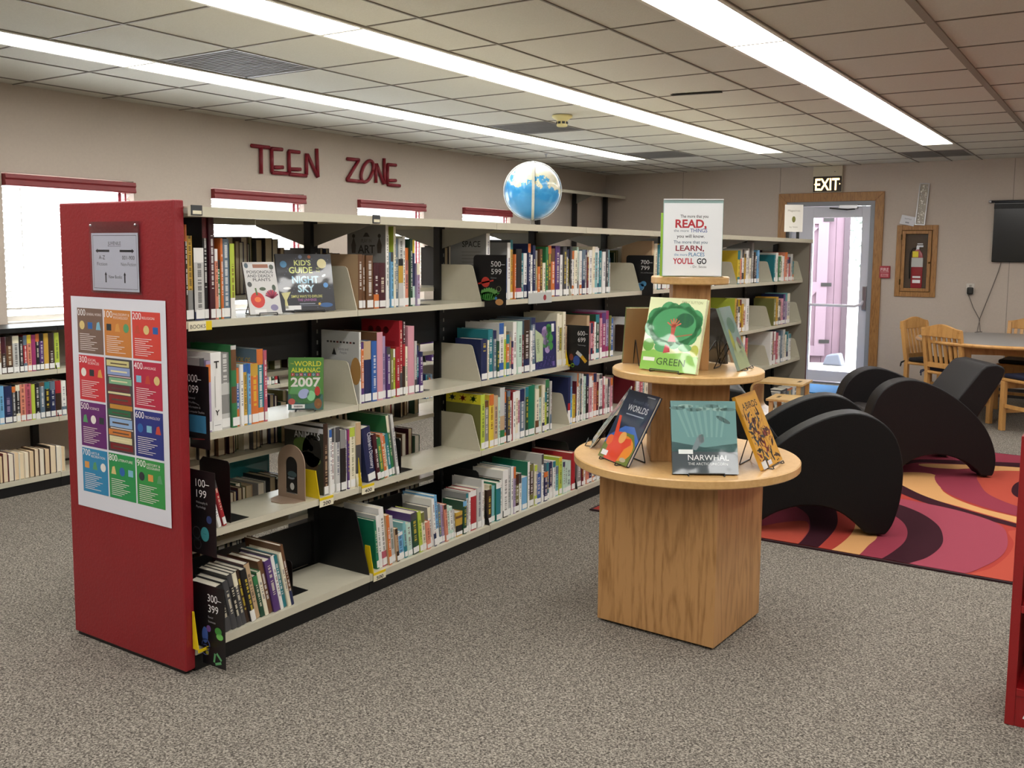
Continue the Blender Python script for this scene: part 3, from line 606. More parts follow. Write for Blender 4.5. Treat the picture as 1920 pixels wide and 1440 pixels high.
fill(Z4, 1190, 1300, [705, 690], S('dred', 'white', 'rose', 'teal', 'cream', 'navy', 'white'), 5, 32, hid=True)
run(Z4, [(4, 622, 'white'), (4, 626, 'dred', dict(board='maroon')), (4, 622, 'pink'), (4, 624, 'rose'), (4, 630, 'white'), (3.5, 620, 'bgrey'), (4, 618, 'lgrey'), (3.5, 628, 'cream'), (4, 622, 'teal'), (4, 626, 'white')], 1444)
run(Z4, [(4, 630, 'cream', dict(board='tan')), (3.5, 625, 'red'), (4, 628, 'white'), (4, 622, 'mustard'), (4, 630, 'white'), (4, 634, 'rose')], 1378)
run(Z4, [(9, 795, 'dbrown', dict(board='black', seg=[(0, .12, 'grey', None), (.12, .7, 'dbrown', 'tan'), (.7, 1, 'dbrown', None)], art='ANIMALS')), (5, 806, 'white', dict(c2='blue')), (7, 804, 'white'), (8, 801, 'lgrey'), (11, 806, 'black', dict(seg=[(0, .2, 'black', None), (.2, .7, 'black', None), (.7, 1, 'grey', None)])), (3.5, 808, 'white'), (4, 806, 'purple', dict(c2='magenta')), (10, 802, 'cream', dict(seg=[(0, .2, 'cream', None), (.2, .85, 'cream', 'olive'), (.85, 1, 'lime', None)])), (10, 793, 'olive', dict(board='cream', seg=[(0, .2, 'cream', None), (.2, .65, 'dgrey', None), (.65, 1, 'tan', None)]))], 611)
LN = -.16
run(Z4, [(16, 800, 'navy', dict(lean=LN, art='DICT', seg=[(0, 1, 'navy', None)])), (7, 812, 'maroon', dict(lean=LN)), (8, 820, 'green', dict(lean=LN)), (6, 812, 'orange', dict(lean=LN, c2='coral')), (4, 815, 'cream', dict(lean=LN, c2='orange')), (6, 812, 'teal', dict(lean=LN, c2='white')), (5, 776, 'green', dict(lean=LN, board='green', d=.24)), (5, 774, 'lgrey', dict(lean=LN, board='grey', d=.24))], 693)
# --- bottom shelf
LB = -.22
run(ZB, [(14, 1092, 'black', dict(lean=LB, c2='dgrey')), (10, 1083, 'dgrey', dict(lean=LB)), (9, 1070, 'black', dict(lean=LB)), (9, 1067, 'dgrey', dict(lean=LB, board='black')), (8, 1063, 'dbrown', dict(lean=LB)), (9, 1060, 'black', dict(lean=LB, board='dgrey')), (10, 1050, 'tan', dict(lean=LB, board='maroon')), (8, 1075, 'dgreen', dict(lean=LB, c2='green')), (7, 1066, 'cream', dict(lean=LB, board='green')), (9, 1045, 'brown', dict(lean=LB)),
   (12, 1044, 'purple', dict(lean=LB, board='purple')), (6, 1034, 'white', dict(lean=LB, board='dgrey')), (8, 1036, 'teal', dict(lean=LB, c2='navy')), (6, 1030, 'cream', dict(lean=LB)), (6, 1014, 'brown', dict(lean=LB, board='brown'))], 423, lab=False)
LC = -.10
run(ZB, [(6, 0, '-'), (5, 975, 'emerald', dict(lean=LC, board='emerald')), (6, 965, 'white', dict(lean=LC, board='lgrey')), (9, 951, 'white', dict(lean=LC, c2='rose', board='white')), (6, 964, 'orange', dict(lean=LC, c2='coral', board='tan')), (9, 968, 'lgrey', dict(lean=LC)), (5, 990, 'tan', dict(lean=LC, c2='dbrown')), (11, 998, 'sky', dict(lean=LC, c2='white')), (6, 979, 'aqua', dict(lean=LC)), (9, 981, 'mint', dict(lean=LC, c2='sky')), (12, 961, 'dgreen', dict(lean=LC, board='purple')), (6, 958, 'lime', dict(lean=LC)), (7, 960, 'cream', dict(lean=LC, c2='olive')), (8, 978, 'coral', dict(lean=LC, c2='orange')),
   (6, 950, 'white', dict(lean=LC, board='grey')), (5, 934, 'white', dict(lean=LC)), (6, 928, 'sky', dict(lean=LC, board='sky', c2='white')), (6, 945, 'bgrey', dict(lean=LC)), (5, 948, 'lilac', dict(lean=LC)), (5, 945, 'coral', dict(lean=LC, c2='dbrown')), (6, 948, 'mint', dict(lean=LC)), (6, 950, 'white', dict(lean=LC, c2='mint')), (3, 955, 'lgrey', dict(lean=LC)), (13, 962, 'mustard', dict(seg=[(0, .15, 'mustard', None), (.15, .45, 'black', None), (.45, .75, 'mustard', None), (.75, .85, 'brown', None), (.85, 1, 'mustard', None)])),
   (7, 940, 'dgreen', dict(c2='sky')), (4, 926, 'lgrey', dict(board='grey')), (4, 924, 'white', dict(board='lgrey')), (11, 920, 'red', dict(seg=[(0, .85, 'red', None), (.85, 1, 'white', None)])), (8, 915, 'lgrey', dict(c2='tan')), (4, 900, 'white', dict(board='lgrey')), (3, 910, 'cream'), (9, 920, 'dbrown', dict(c2='black')), (4, 910, 'cream', dict(c2='olive'))], 705)
run(ZB, [(8, 912, 'aqua', dict(seg=[(0, 1, 'aqua', None)])), (9, 905, 'emerald', dict(c2='teal', seg=[(0, .85, 'teal', None), (.85, 1, 'white', None)])), (5, 900, 'white', dict(board='black')), (10, 882, 'white', dict(seg=[(0, .15, 'black', None), (.15, .8, 'white', 'black'), (.8, 1, 'white', None)])), (5, 878, 'lgrey'), (5, 875, 'white', dict(board='teal')), (4, 876, 'lilac'), (8, 890, 'olive', dict(c2='dbrown')), (4, 888, 'white'), (10, 895, 'sky', dict(board='white', seg=[(0, .9, 'sky', None), (.9, 1, 'sky', None)])), (4, 866, 'white', dict(board='emerald', d=.24)), (8, 871, 'dbrown', dict(board='black', c2='olive')), (5, 872, 'cream', dict(c2='lime')), (9, 888, 'blue'), (4, 852, 'white', dict(board='lgrey')), (7, 885, 'navy', dict(c2='orange')), (5, 868, 'bgrey'), (6, 867, 'navy', dict(c2='white')), (5, 865, 'white'),
   (6, 875, 'aqua', dict(c2='bgrey')), (6, 858, 'lime', dict(c2='yellow')), (4, 866, 'mint'), (4, 865, 'mint', dict(c2='aqua')), (9, 865, 'mint', dict(c2='lime')), (7, 849, 'red', dict(board='red', seg=[(0, 1, 'red', None)], d=.28))], 923)
run(ZB, [(8, 850, 'grey', dict(c2='tan')), (4, 862, 'dred'), (5, 866, 'white', dict(c2='dgrey')), (5, 862, 'coral', dict(c2='white')), (6, 858, 'navy', dict(c2='blue')), (4, 862, 'cream'), (4, 862, 'dgrey'), (4, 860, 'white'), (4, 858, 'navy'), (4, 862, 'lgrey'), (4, 860, 'dred')], 1084)
fill(ZB, 1134, 1200, [850, 835], S('white', 'navy', 'red', 'cream', 'teal', 'lgrey', 'coral'), 5, 41, hid=True)
fill(ZB, 1330, 1420, [760, 740], S('white', 'navy', 'lgrey', 'bgrey', 'dgrey', 'white'), 5, 42, hid=True)
fill(ZB, 1460, 1500, [730, 712], S('lgrey', 'dgrey', 'bgrey', 'white', 'grey'), 8, 43)
# --- books on the far side of the shelving, page edges towards us
rr = random.Random(77)
def rear_run(zi, y0, y1, hlo, hhi, cols):
    y = y0; i = 0
    while y < y1:
        t = rr.uniform(.016, .042)
        if y+t > y1: break
        if int((y+t)//W) != int(y//W): y = ((y+t)//W)*W+.03; continue
        add_book(zi, RZ[zi] if zi < 4 else ZB, 2*XC+.012, y+t/2, t, rr.uniform(hlo, hhi), cols[i % len(cols)], rz=PI, d=rr.uniform(.14, .2), page=rr.choice(['cdbf9f', 'd9cfb8', 'bfae8c', 'e0dac8']), label=False, where=(int(y//W), 'far side'), rear=True); y += t+.001; i += 1
dk = S('dgrey', 'black', 'dbrown', 'brown', 'navy', 'maroon', 'dgreen', 'olive')  # dark cover colours stand for the far side being backlit
rear_run(0, .25, .86, .19, .24, dk); rear_run(0, 1.0, 1.18, .17, .2, dk); rear_run(0, 2.0, 2.45, .17, .22, dk); rear_run(0, 2.8, 7.2, .17, .23, dk+S('white', 'tan'))
rear_run(1, .10, .30, .18, .22, dk); rear_run(1, .55, 1.1, .19, .22, dk); rear_run(1, 1.25, 1.8, .18, .23, dk+S('yellow', 'white'))
rear_run(2, .08, .88, .18, .24, dk+S('cream')); rear_run(2, .98, 1.78, .19, .24, dk+S('cream', 'red'))
rear_run(3, .10, .88, .165, .19, dk+S('tan', 'grey')); rear_run(3, 1.0, 1.78, .2, .27, dk+S('tan'))
rear_run(4, .06, .62, .2, .26, dk); rear_run(4, 1.0, 1.78, .2, .25, dk)

# ================================================================== LOW SHELVING ALONG THE WINDOW WALL
LXF = -2.80; LZ = [.742, .445, .092]
lsh = tag(empty('wall_shelving', (XL+.02, 3.2, 0)), 'low cream steel shelving with a black top ledge under the windows', 'shelving')
def LP(mb, name, mt): o = mb.build(name, mt, lsh); o.location = (-(XL+.02), -3.2, 0); return o
ybs = [-1.5+W*i for i in range(10)]
for i in range(len(ybs)-1):
    a, b = ybs[i]+.0015, ybs[i+1]-.0015
    for z in LZ: LP(MB().box(XL+.03, LXF, a, b, z-.005, z).box(LXF-.012, LXF, a, b, z-.03, z-.005), 'shelf', m_cream)
    LP(MB().box(XL+.03, LXF-.006, a, b, 0, LZ[2]-.03), 'base_kick', m_black)
    LP(MB().box(XL+.012, LXF+.02, a, b, .985, 1.012), 'top_ledge', m_black)
    LP(MB().box(XL+.012, XL+.02, a, b, .52, .70), 'back_panel', m_black)
for y in ybs: LP(MB().box(XL+.012, XL+.045, y-.02, y+.02, 0, .985), 'upright', m_black)
for y in ybs[1:]:
    for z in LZ[:2]: LP(MB().prism([(XL+.045, z), (LXF-.002, z), (LXF-.05, z+.16), (LXF-.07, z+.17), (XL+.045, z+.17)], y-.002, y+.002, 'y'), 'shelf_bracket', m_black)
def lrun(zi, items, x0, rz=0., page=None):
    x = x0; X0 = LXF-.01
    for it in items:
        wpx, top, c = it[:3]; o = dict(it[3]) if len(it) > 3 else {}
        if c == '-': x += wpx; continue
        ya, yb = ysol(x, X0, LZ[zi]), ysol(x+wpx, X0, LZ[zi]); ym = (ya+yb)/2; h = min(.27, max(.12, zsol(top, X0, ym)-LZ[zi]))
        add_book('w%d' % zi, LZ[zi], X0-(.15 if rz else 0), ym, (yb-ya)*.96, h, c, d=.15, where=('wall', ['top', 'middle', 'bottom'][zi]), rz=rz, **o); x += wpx
lrun(0, [(-40, 0, '-'), (11, 633, 'black'), (12, 632, 'dgrey'), (9, 634, 'maroon'), (8, 632, 'dgrey')], 0)
lrun(0, [(4, 632, 'tan'), (10, 632, 'dbrown', dict(seg=[(0, .2, 'dbrown', None), (.2, .55, 'dbrown', 'white'), (.55, 1, 'maroon', None)])), (12, 632, 'brown', dict(c2='dbrown')), (12, 630, 'lgrey', dict(seg=[(0, .8, 'lgrey', 'black'), (.8, 1, 'cream', None)])), (8, 632, 'black', dict(seg=[(0, .2, 'black', None), (.2, .9, 'black', 'white'), (.9, 1, 'black', None)])), (7, 629, 'red', dict(c2='bgrey')), (8, 628, 'coral', dict(c2='yellow')), (8, 628, 'magenta', dict(seg=[(0, 1, 'magenta', None)])), (7, 626, 'black'), (8, 626, 'purple', dict(seg=[(0, .2, 'black', None), (.2, .8, 'purple', 'white'), (.8, 1, 'black', None)])), (9, 625, 'mustard', dict(seg=[(0, 1, 'mustard', None)])), (11, 624, 'dbrown', dict(seg=[(0, .2, 'dbrown', None), (.2, .5, 'dbrown', 'white'), (.5, 1, 'dbrown', None)])), (9, 624, 'lime', dict(seg=[(0, .25, 'lime', None), (.25, .8, 'lime', 'dgreen'), (.8, 1, 'lime', None)]))], 0)
lrun(1, [(10, 724, 'sky', dict(c2='blue')), (15, 724, 'navy', dict(seg=[(0, .25, 'navy', None), (.25, .7, 'navy', 'lilac'), (.7, 1, 'navy', None)])), (7, 725, 'dgrey'), (8, 722, 'black'), (10, 721, 'coral', dict(seg=[(0, 1, 'coral', 'maroon')])), (11, 720, 'rose', dict(seg=[(0, 1, 'rose', 'maroon')])), (7, 721, 'lime', dict(seg=[(0, 1, 'lime', None)])), (9, 719, 'black', dict(seg=[(0, .15, 'white', None), (.15, .9, 'black', 'white'), (.9, 1, 'black', None)])), (9, 717, 'bgrey', dict(c2='brown')), (10, 716, 'black'), (10, 715, 'navy', dict(c2='bgrey')), (11, 714, 'red', dict(seg=[(0, .15, 'red', None), (.15, .65, 'dbrown', None), (.65, 1, 'red', None)])), (9, 714, 'white', dict(c2='bgrey'))], 0)
bx = [(7, 856, 'dbrown'), (10, 850, 'dred'), (11, 852, 'maroon'), (10, 849, 'white'), (9, 850, 'cream'), (9, 848, 'tan'), (10, 846, 'black'), (9, 842, 'brown'), (10, 842, 'dbrown'), (10, 842, 'maroon'), (12, 836, 'black'), (9, 837, 'white'), (7, 838, 'cream')]
lrun(2, [(w_, t_, c_, dict(label=False, page=['e8cfa8', 'ecd9b8', 'f0e6d0'][i % 3])) for i, (w_, t_, c_) in enumerate(bx)], 0, rz=PI)
for zi in range(3):        # further along the window wall, glimpsed through the tall shelving
    y = 1.48
    while y < 6.6:
        t = rr.uniform(.018, .04)
        if rr.random() < .12: y += .25
        add_book('w%d' % zi, LZ[zi], LXF-.01, y+t/2, t, rr.uniform(.18, .24), rr.choice(list(PAL)), d=.15, where=('wall', 'far'), rear=True); y += t+.001
# ---- turn the list into objects
def bmatrix(B):
    a = -B['lean']; lift = B['t']/2*abs(math.sin(a))
    return Matrix.Translation((B['X'], B['y'], B['z']+.0005+lift)) @ Euler((a, 0, B['rz'])).to_matrix().to_4x4()
def bpix(B):
    u0 = pxl(B['X'], B['y']-B['t']/2, B['z']); u1 = pxl(B['X'], B['y']+B['t']/2, B['z']+B['h'])
    s_ = max(1, u1[0]-u0[0])*abs(u0[1]-u1[1])
    if B['rear'] or u0[0] < -20: s_ *= .02
    if B.get('art'): s_ += 1e6
    return s_
BOOKS.sort(key=bpix, reverse=True)
NIND = 278
indiv = BOOKS[:NIND]; rest = BOOKS[NIND:]
# neighbours for the labels
byrow = {}
for B in BOOKS: byrow.setdefault((B['shelf'], B['rear']), []).append(B)
for r in byrow.values():
    r.sort(key=lambda b: b['y'])
    for i, b in enumerate(r):
        b['nl'] = r[i-1] if i and b['y']-r[i-1]['y'] < (b['t']+r[i-1]['t'])/2+.05 else None
        b['nr'] = r[i+1] if i+1 < len(r) and r[i+1]['y']-b['y'] < (b['t']+r[i+1]['t'])/2+.05 else None
def book_label(B, lvl=0):
    wd = 'thick' if B['t'] > .032 else ('slim' if B['t'] < .013 else '')
    tall = ('tall' if B['h'] > .29 else ('short' if B['h'] < .2 else '')) if lvl else ''
    kind = 'leaning book' if B['lean'] else 'book'
    nl, nr = B['nl'], B['nr']
    if nl and nr: nb = 'between %s and %s ones' % (cname(nl['c']), cname(nr['c']))
    elif nl: nb = 'ending a row after a %s one' % cname(nl['c'])
    elif nr: nb = 'starting a row before a %s one' % cname(nr['c'])
    else: nb = 'standing alone'
    if B['where'][0] == 'wall': pl = {'top': 'top shelf under the window', 'middle': 'middle shelf under the window', 'bottom': 'bottom shelf under the window'}.get(B['where'][1], 'low shelf')
    else: pl = '%s, %s bay from red panel' % (B['where'][1], BAY[min(7, max(0, B['where'][0]))])
    s_ = ' '.join(x for x in (wd, tall, cname(B['c']), kind, nb) if x)+', '+pl
    if len(s_.split()) > 16: s_ = s_.replace(' bay from red panel', ' bay').replace(' under the window', ' by window')
    if len(s_.split()) > 16: s_ = s_.replace('starting a row before a', 'before a').replace('ending a row after a', 'after a')
    return s_
cnt = {}
for B in indiv: B['L'] = book_label(B); cnt.setdefault(B['L'], []).append(B)
for v in cnt.values():
    if len(v) > 1:
        for B in v: B['L'] = book_label(B, 1)
def art(B, o):
    f = Flat(); d, h = B['d'], B['h']; k = B['art']
    if k == 'ART':
        f.up(); f.text('PLAY IN', -d*.5, h*.79, .016, '55504c', wd=.06); f.text('ART', -d*.5, h*.66, .036, '2b2624', wd=.10, off=.01)
        for s_ in (-1, 1):
            f.disc(-d*.5+s_*.076, h*.87, .009, '3a3430'); f.shape([(-d*.5+s_*.076-.011, h*.66), (-d*.5+s_*.076+.011, h*.66), (-d*.5+s_*.076+.014, h*.76), (-d*.5+s_*.076, h*.86), (-d*.5+s_*.076-.014, h*.76)], '4a423c')
        f.shape([(-d*.5-.02, h*.86), (-d*.5+.02, h*.86), (-d*.5+.006, h*.91), (-d*.5-.006, h*.91)], '3a3430')
    elif k == 'SPACE':
        f.up(); f.text('SPACE', -d*.42, h*.80, .03, '1d1c1c', wd=.115, off=.012)
        for j in range(6): f.rect(-d*.42-.06, h*(.72-.05*j), -d*.42+.06, h*(.72-.05*j)+.003, '6c6a66')
    elif k == 'BOOK':
        f.up(); f.text('T BOOK OF', -d*.45, h*.80, .022, 'c8a52e', wd=.12)
    elif k == 'GREYBOOK':
        f.up()
        for j in range(9): f.rect(-d*.85+j*d*.085, h*.83, -d*.85+j*d*.085+.012, h*.855, ['3a3a3a', '5a4a44', '444444', '7a3a34'][j % 4])
        f.text('Saints and', -d*.42, h*.73, .012, '8a8a92', wd=.06); f.text('People', -d*.42, h*.68, .012, '8a8a92', wd=.04); f.disc(-d*.1, h*.45, .03, 'b58a50', ry=.06); f.shape([(-d*.72, h*.66), (-d*.6, h*.66), (-d*.66, h*.76)], '2a2a2a')
    elif k == 'RED':
        f.up()
        for j, x in enumerate((.75, .55, .35)): f.disc(-d*x, h*.87, .016, '5a0d14'); f.ring(-d*x, h*.87, .012, .003, '8a3a34')
        for j in range(5): f.rect(-d*.6, h*(.72-.02*j), -d*.12, h*(.72-.02*j)+.002, '7a1018')
    elif k == 'FROGS':
        f.up(); f.rect(-d, h*.82, -.003, h, 'd8d030'); f.up()
        for j, c in enumerate(('3a4a4a', 'a03a20', '4a6a20')):
            cx = -d*.82+j*d*.3; f.disc(cx, h*.91, .012, c)
            for a in range(6): f.line(cx, h*.91, cx+.024*math.cos(a*PI/3+.4), h*.91+.02*math.sin(a*PI/3+.4), .004, c)
    elif k == 'ANIMALS':
        f.rect(-d, 0, -.003, h, '3a3c34'); f.up(); f.rect(-d, h*.93, -.003, h*.96, '1c1c1e'); f.rect(-d, h*.86, -.003, h*.93, 'd8dade'); f.rect(-d, h*.96, -.003, h, 'd0d2d6'); f.up(); f.text('ANIMALS', -d*.42, h*.76, .030, 'd8dce2', wd=.15, off=.01)
        f.disc(-d*.55, h*.68, .05, '5f7a3a', ry=.03); f.disc(-d*.3, h*.6, .055, '23211e', ry=.07); f.disc(-d*.32, h*.64, .014, '6e6a5c'); f.disc(-d*.4, h*.42, .06, '4a3e30', ry=.05); f.disc(-d*.25, h*.47, .04, '708048', ry=.02)
    if f.v:
        q = f.build('cover_print', PRINT, o, (0, -B['t']/2-.0004, 0), (PI/2, 0, 0))
    if k in ('T', 'DICT'):
        g = Flat(); t = B['t']
        if k == 'T': g.up(); g.text('T', 0, h*.80, t*.55, '1c1c1e', off=.02); g.text('Y', 0, h*.2, t*.4, '1c1c1e', off=.02); g.rect(-t*.3, h*.07, t*.3, h*.075, '444444'); g.rect(-t*.2, h*.3, -t*.16, h*.7, '8a8a84')
        else: g.up(); g.text("Children's Dictionary", 0, h*.56-t*.0, t*.42, 'e8e8ee', wd=h*.66, rot=-PI/2)
        g.build('spine_title', PRINT, o, (.0012, 0, 0), (PI/2, 0, PI/2))
for B in indiv:
    mb = MB(); cover_mb(mb, B); o = mb.build('book', COVER); o.matrix_world = bmatrix(B)
    pm = MB(); pages_mb(pm, B); pm.build('page_block', PAGES, o)
    if B['lab']: lm = MB(); label_mb(lm, B); lm.build('call_number_label', STICK, o)
    wh = B['where']
    tag(o, B['L'], 'book', 'books on the shelves under the windows' if wh[0] == 'wall' else 'books on the tall shelving, '+wh[1])
    if B.get('art'): art(B, o)
mb = MB(); pm = MB()
for B in rest:
    M_ = bmatrix(B); xf = lambda p: M_ @ p
    cover_mb(mb, B, xf); pages_mb(pm, B, xf)
    if B['lab']: label_mb(pm, B, xf, lin('e9e9e6'))
so = mb.build('distant_books', COVER); so['kind'] = 'stuff'; tag(so, 'many small books in the far bays and on the far side of the shelving', 'books')
q = pm.build('page_blocks', PAGES, so); q['kind'] = 'stuff'
# ================================================================== FACE-OUT BOOKS, SIGNS AND BOOKENDS
m_wire = mat('black_wire', '141416', rough=.35)
JACK = colmat('laminated_jacket', rough=.3, coat=1.0)
_nt = JACK.node_tree; _n = _nt.nodes.new('ShaderNodeTexNoise'); _n.inputs['Scale'].default_value = 5; _n.inputs['Detail'].default_value = 2; _tc = _nt.nodes.new('ShaderNodeTexCoord'); _nt.links.new(_tc.outputs['Object'], _n.inputs['Vector'])
_b = _nt.nodes.new('ShaderNodeBump'); _b.inputs['Strength'].default_value = .22; _b.inputs['Distance'].default_value = .012; _nt.links.new(_n.outputs['Fac'], _b.inputs['Height']); _nt.links.new(_b.outputs[0], _nt.nodes['Principled BSDF'].inputs['Coat Normal']); _nt.nodes['Principled BSDF'].inputs['Coat Roughness'].default_value = .04
def faceout(label, w, h, t, loc, rz, tilt, col, draw=None, roll=0., page='e8e2d2', group=None, spine=None, back=None, jacket=True, hard=True):
    o = MB(); c = lin(col); sp = lin(spine or col); bk = lin(back or col); th = .003
    o.box(-w/2, w/2, 0, th, 0, h, c).box(-w/2, w/2, t-th, t, 0, h, bk).box(-w/2, -w/2+th, th, t-th, 0, h, sp)
    R_ = Euler((0, 0, rz)).to_matrix().to_4x4() @ Euler((-tilt, 0, 0)).to_matrix().to_4x4() @ Euler((0, roll, 0)).to_matrix().to_4x4()
    q = o.build('book', JACK); q.matrix_world = Matrix.Translation(loc) @ R_
    MB().box(-w/2+th, w/2-.004, th, t-th, .003, h-.003, lin(page)).build('page_block', PAGES, q)
    if draw:
        f = Flat(); draw(f, w, h); f.build('cover_print', JACK if jacket else PRINT, q, (0, -.0005, 0), (PI/2, 0, 0))
    tag(q, label, 'book', group); return q
def easel(label, loc, rz, w=.12, tilt=.3, h=.12):
    e = empty('book_easel', loc, rz); s_, c_ = math.sin(tilt), math.cos(tilt)
    for s in (-1, 1):
        x = s*w/2
        MB().tube([(x, -.03, .012), (x, -.034, .004), (x, -.028, .0025), (x, .004, .0025), (x, .004+h*s_+.006, h*c_), (x, .012+h*s_, h*c_+.004), (x, .02+h*s_, h*c_-.004), (x, .10, .0025)], .0022, 6).build('wire_side', m_wire, e)
    MB().tube([(-w/2, -.03, .012), (w/2, -.03, .012)], .0022, 6).build('front_rail', m_wire, e)
    MB().tube([(-w/2, .10, .0025), (w/2, .10, .0025)], .0022, 6).build('rear_rail', m_wire, e)
    tag(e, label, 'book stand', 'wire book easels'); return e
def put(label_b, label_e, w, h, t, base, rz, tilt, col, draw=None, **k):
    """a book resting on a wire easel; base = middle of its lower front edge"""
    f = Vector((math.sin(rz), -math.cos(rz), 0)); R_ = Vector((-math.sin(rz), math.cos(rz), 0))
    b = Vector(base)
    easel(label_e, b+R_*.012, rz, w=min(.13, w*.55), tilt=tilt, h=h*.42)
    return faceout(label_b, w, h, t, b+Vector((0, 0, .006)), rz, tilt, col, draw, **k)
GR = 'face-out books on easels'
# on the tall shelving
def d_plants(f, w, h):
    f.rect(-w/2, 0, w/2, h, 'd9d8d6'); f.up(); f.rect(-w*.2, h*.885, w*.28, h*.955, '9c5b38'); f.disc(-w*.4, h*.93, w*.06, '3f5a6a', ry=h*.05); f.disc(w*.38, h*.9, w*.07, '3a4436', ry=h*.05)
    f.text('POISONOUS', 0, h*.78, h*.055, '34343a', wd=w*.82, off=.01); f.text('AND DEADLY', 0, h*.705, h*.055, '34343a', wd=w*.82, off=.01); f.text('PLANTS', w*.02, h*.63, h*.055, '34343a', wd=w*.55, off=.01)
    f.disc(-w*.2, h*.27, w*.22, 'd2362e', ry=h*.15); f.up(); f.disc(-w*.2, h*.28, w*.10, 'ef7a3a', ry=h*.05); f.disc(0, h*.48, w*.10, '4b5a44', ry=h*.035); f.disc(-w*.38, h*.57, w*.07, '4a4d4c', ry=h*.05); f.disc(w*.36, h*.5, w*.06, '4a5a4c', ry=h*.06)
    for j in range(9):
        a = .5+j*.28; f.line(w*.26, h*.3, w*.26+w*.22*math.cos(a), h*.3+h*.16*math.sin(a), w*.05, 'c2304e' if j % 2 else '8c2a54')
    f.line(-w*.2, h*.36, -w*.22, h*.5, w*.05, '4a6a34'); f.disc(w*.28, h*.12, w*.12, '8d86a8', ry=h*.06); f.rect(-w*.34, h*.02, w*.02, h*.09, 'f2f2f0')
def d_sky(f, w, h):
    f.rect(-w/2, 0, w/2, h, '23262f'); f.up()
    f.text("KID'S", -w*.03, h*.80, h*.09, 'd7df8a', wd=w*.30, off=.02); f.text('GUIDE', -w*.07, h*.665, h*.105, 'dce58e', wd=w*.42, off=.025); f.text('TO', w*.24, h*.73, h*.03, 'd7df8a'); f.text('THE', w*.24, h*.68, h*.03, 'd7df8a')
    f.text('NIGHT', -w*.0, h*.49, h*.12, 'a9dcf4', wd=w*.48, off=.03); f.text('SKY', -w*.0, h*.335, h*.12, 'c6e9f8', wd=w*.30, off=.03)
    f.text('SIMPLE WAYS TO EXPLORE', 0, h*.235, h*.045, 'd8d87c', wd=w*.56, off=.01); f.text('THE UNIVERSE', 0, h*.175, h*.042, 'b06aa8', wd=w*.34, off=.01); f.rect(-w*.14, h*.12, w*.14, h*.135, '9aa0b0'); f.rect(-w*.2, h*.09, w*.2, h*.1, '6a7080')
    f.disc(w*.32, h*.83, w*.085, 'd8cf9a'); f.disc(-w*.37, h*.82, w*.06, '4f95c4'); f.disc(w*.36, h*.45, w*.045, '5f9ede'); f.disc(w*.1, h*.95, w*.03, 'a85a2e'); f.disc(-w*.06, h*.95, w*.035, '6a7a9a'); f.disc(w*.22, h*.12, w*.025, 'd8b24a'); f.disc(-w*.34, h*.4, w*.07, 'd0d0d0', ry=h*.02)
    f.disc(w*.34, h*.62, w*.04, 'cfe0e6', ry=h*.02, a=.5); f.disc(w*.34, h*.10, w*.12, '2f5f9a', ry=h*.04)
    for j in range(40): f.disc(-w*.47+(j*37 % 94)/100*w, h*.05+(j*53 % 90)/100*h, w*.005, '8fa2c0', n=6)
    f.up(); f.shape([(-w*.45, h*.32), (-w*.28, h*.34), (-w*.36, h*.2), (-w*.34, h*.05), (-w*.40, h*.05), (-w*.40, h*.2)], 'd9d494'); f.rect(-w*.4, h*.02, -w*.12, h*.10, 'f0f0f0')
def d_alm(f, w, h):
    f.rect(-w/2, 0, w/2, h, '4f8a3a'); f.up(); f.rect(-w/2, 0, w/2, h*.3, '3d6a66'); f.disc(0, h*.33, w*.46, '5fa060', ry=h*.22); f.up()
    f.text('THE', -w*.39, h*.87, h*.025, 'd8d23a'); f.text('WORLD', w*.06, h*.835, h*.095, 'd8d838', wd=w*.78, off=.015); f.text('ALMANAC', 0, h*.72, h*.085, 'd8d838', wd=w*.84, off=.015)
    for j, ch in enumerate('FORKIDS'): f.rect(-w*.42+j*w*.12, h*.645, -w*.42+j*w*.12+w*.10, h*.705, ['b8323a', '36486a', 'a83a5c', '3a5a8a', 'b8323a', '2f6f8a', 'a83a5c'][j])
    f.up()
    for j, ch in enumerate('FORKIDS'): f.text(ch, -w*.37+j*w*.12, h*.655, h*.035, 'f0eee0')
    f.text('2007', 0, h*.45, h*.165, 'eceae0', wd=w*.86, off=.03); f.disc(-w*.05, h*.31, w*.17, 'a9b4dc', ry=h*.09, a=.5); f.disc(w*.16, h*.27, w*.12, '8fd39a', ry=h*.1); f.disc(w*.34, h*.36, w*.08, 'c23a30', ry=h*.09); f.disc(w*.36, h*.12, w*.11, '8a5a30', ry=h*.1); f.disc(-w*.4, h*.16, w*.1, 'c05a50', ry=h*.06); f.disc(w*.38, h*.11, w*.05, 'd09a5a')
    f.up(); f.rect(-w*.40, h*.03, -w*.02, h*.105, 'f2f2ee'); f.up()
    for j in range(9): f.rect(-w*.33+j*w*.028, h*.05, -w*.33+j*w*.028+w*.016, h*.085, '2a2a2a')
def shelfpt(px_, z, X0): return (X0, ysol(px_, X0, z), z)
put('white paperback with red flower and dark title, propped face out on the top shelf', 'black wire easel under the white plant book', .13, .21, .012, shelfpt(500, Z2, -.025), math.radians(72), .34, 'd9d8d6', d_plants, spine='5a1f28', group=GR)
put('black picture book of planets propped face out on the top shelf', 'black wire easel under the black planets book', .235, .235, .012, shelfpt(578, Z2, -.045), math.radians(66), .22, '23262f', d_sky, group=GR)
put('green and yellow almanac dated 2007 propped face out on the second shelf', 'dark easel under the green almanac', .14, .215, .022, shelfpt(573, Z3, -.06), math.radians(38), .12, '4f8a3a', d_alm, group=GR, page='f0ede0')
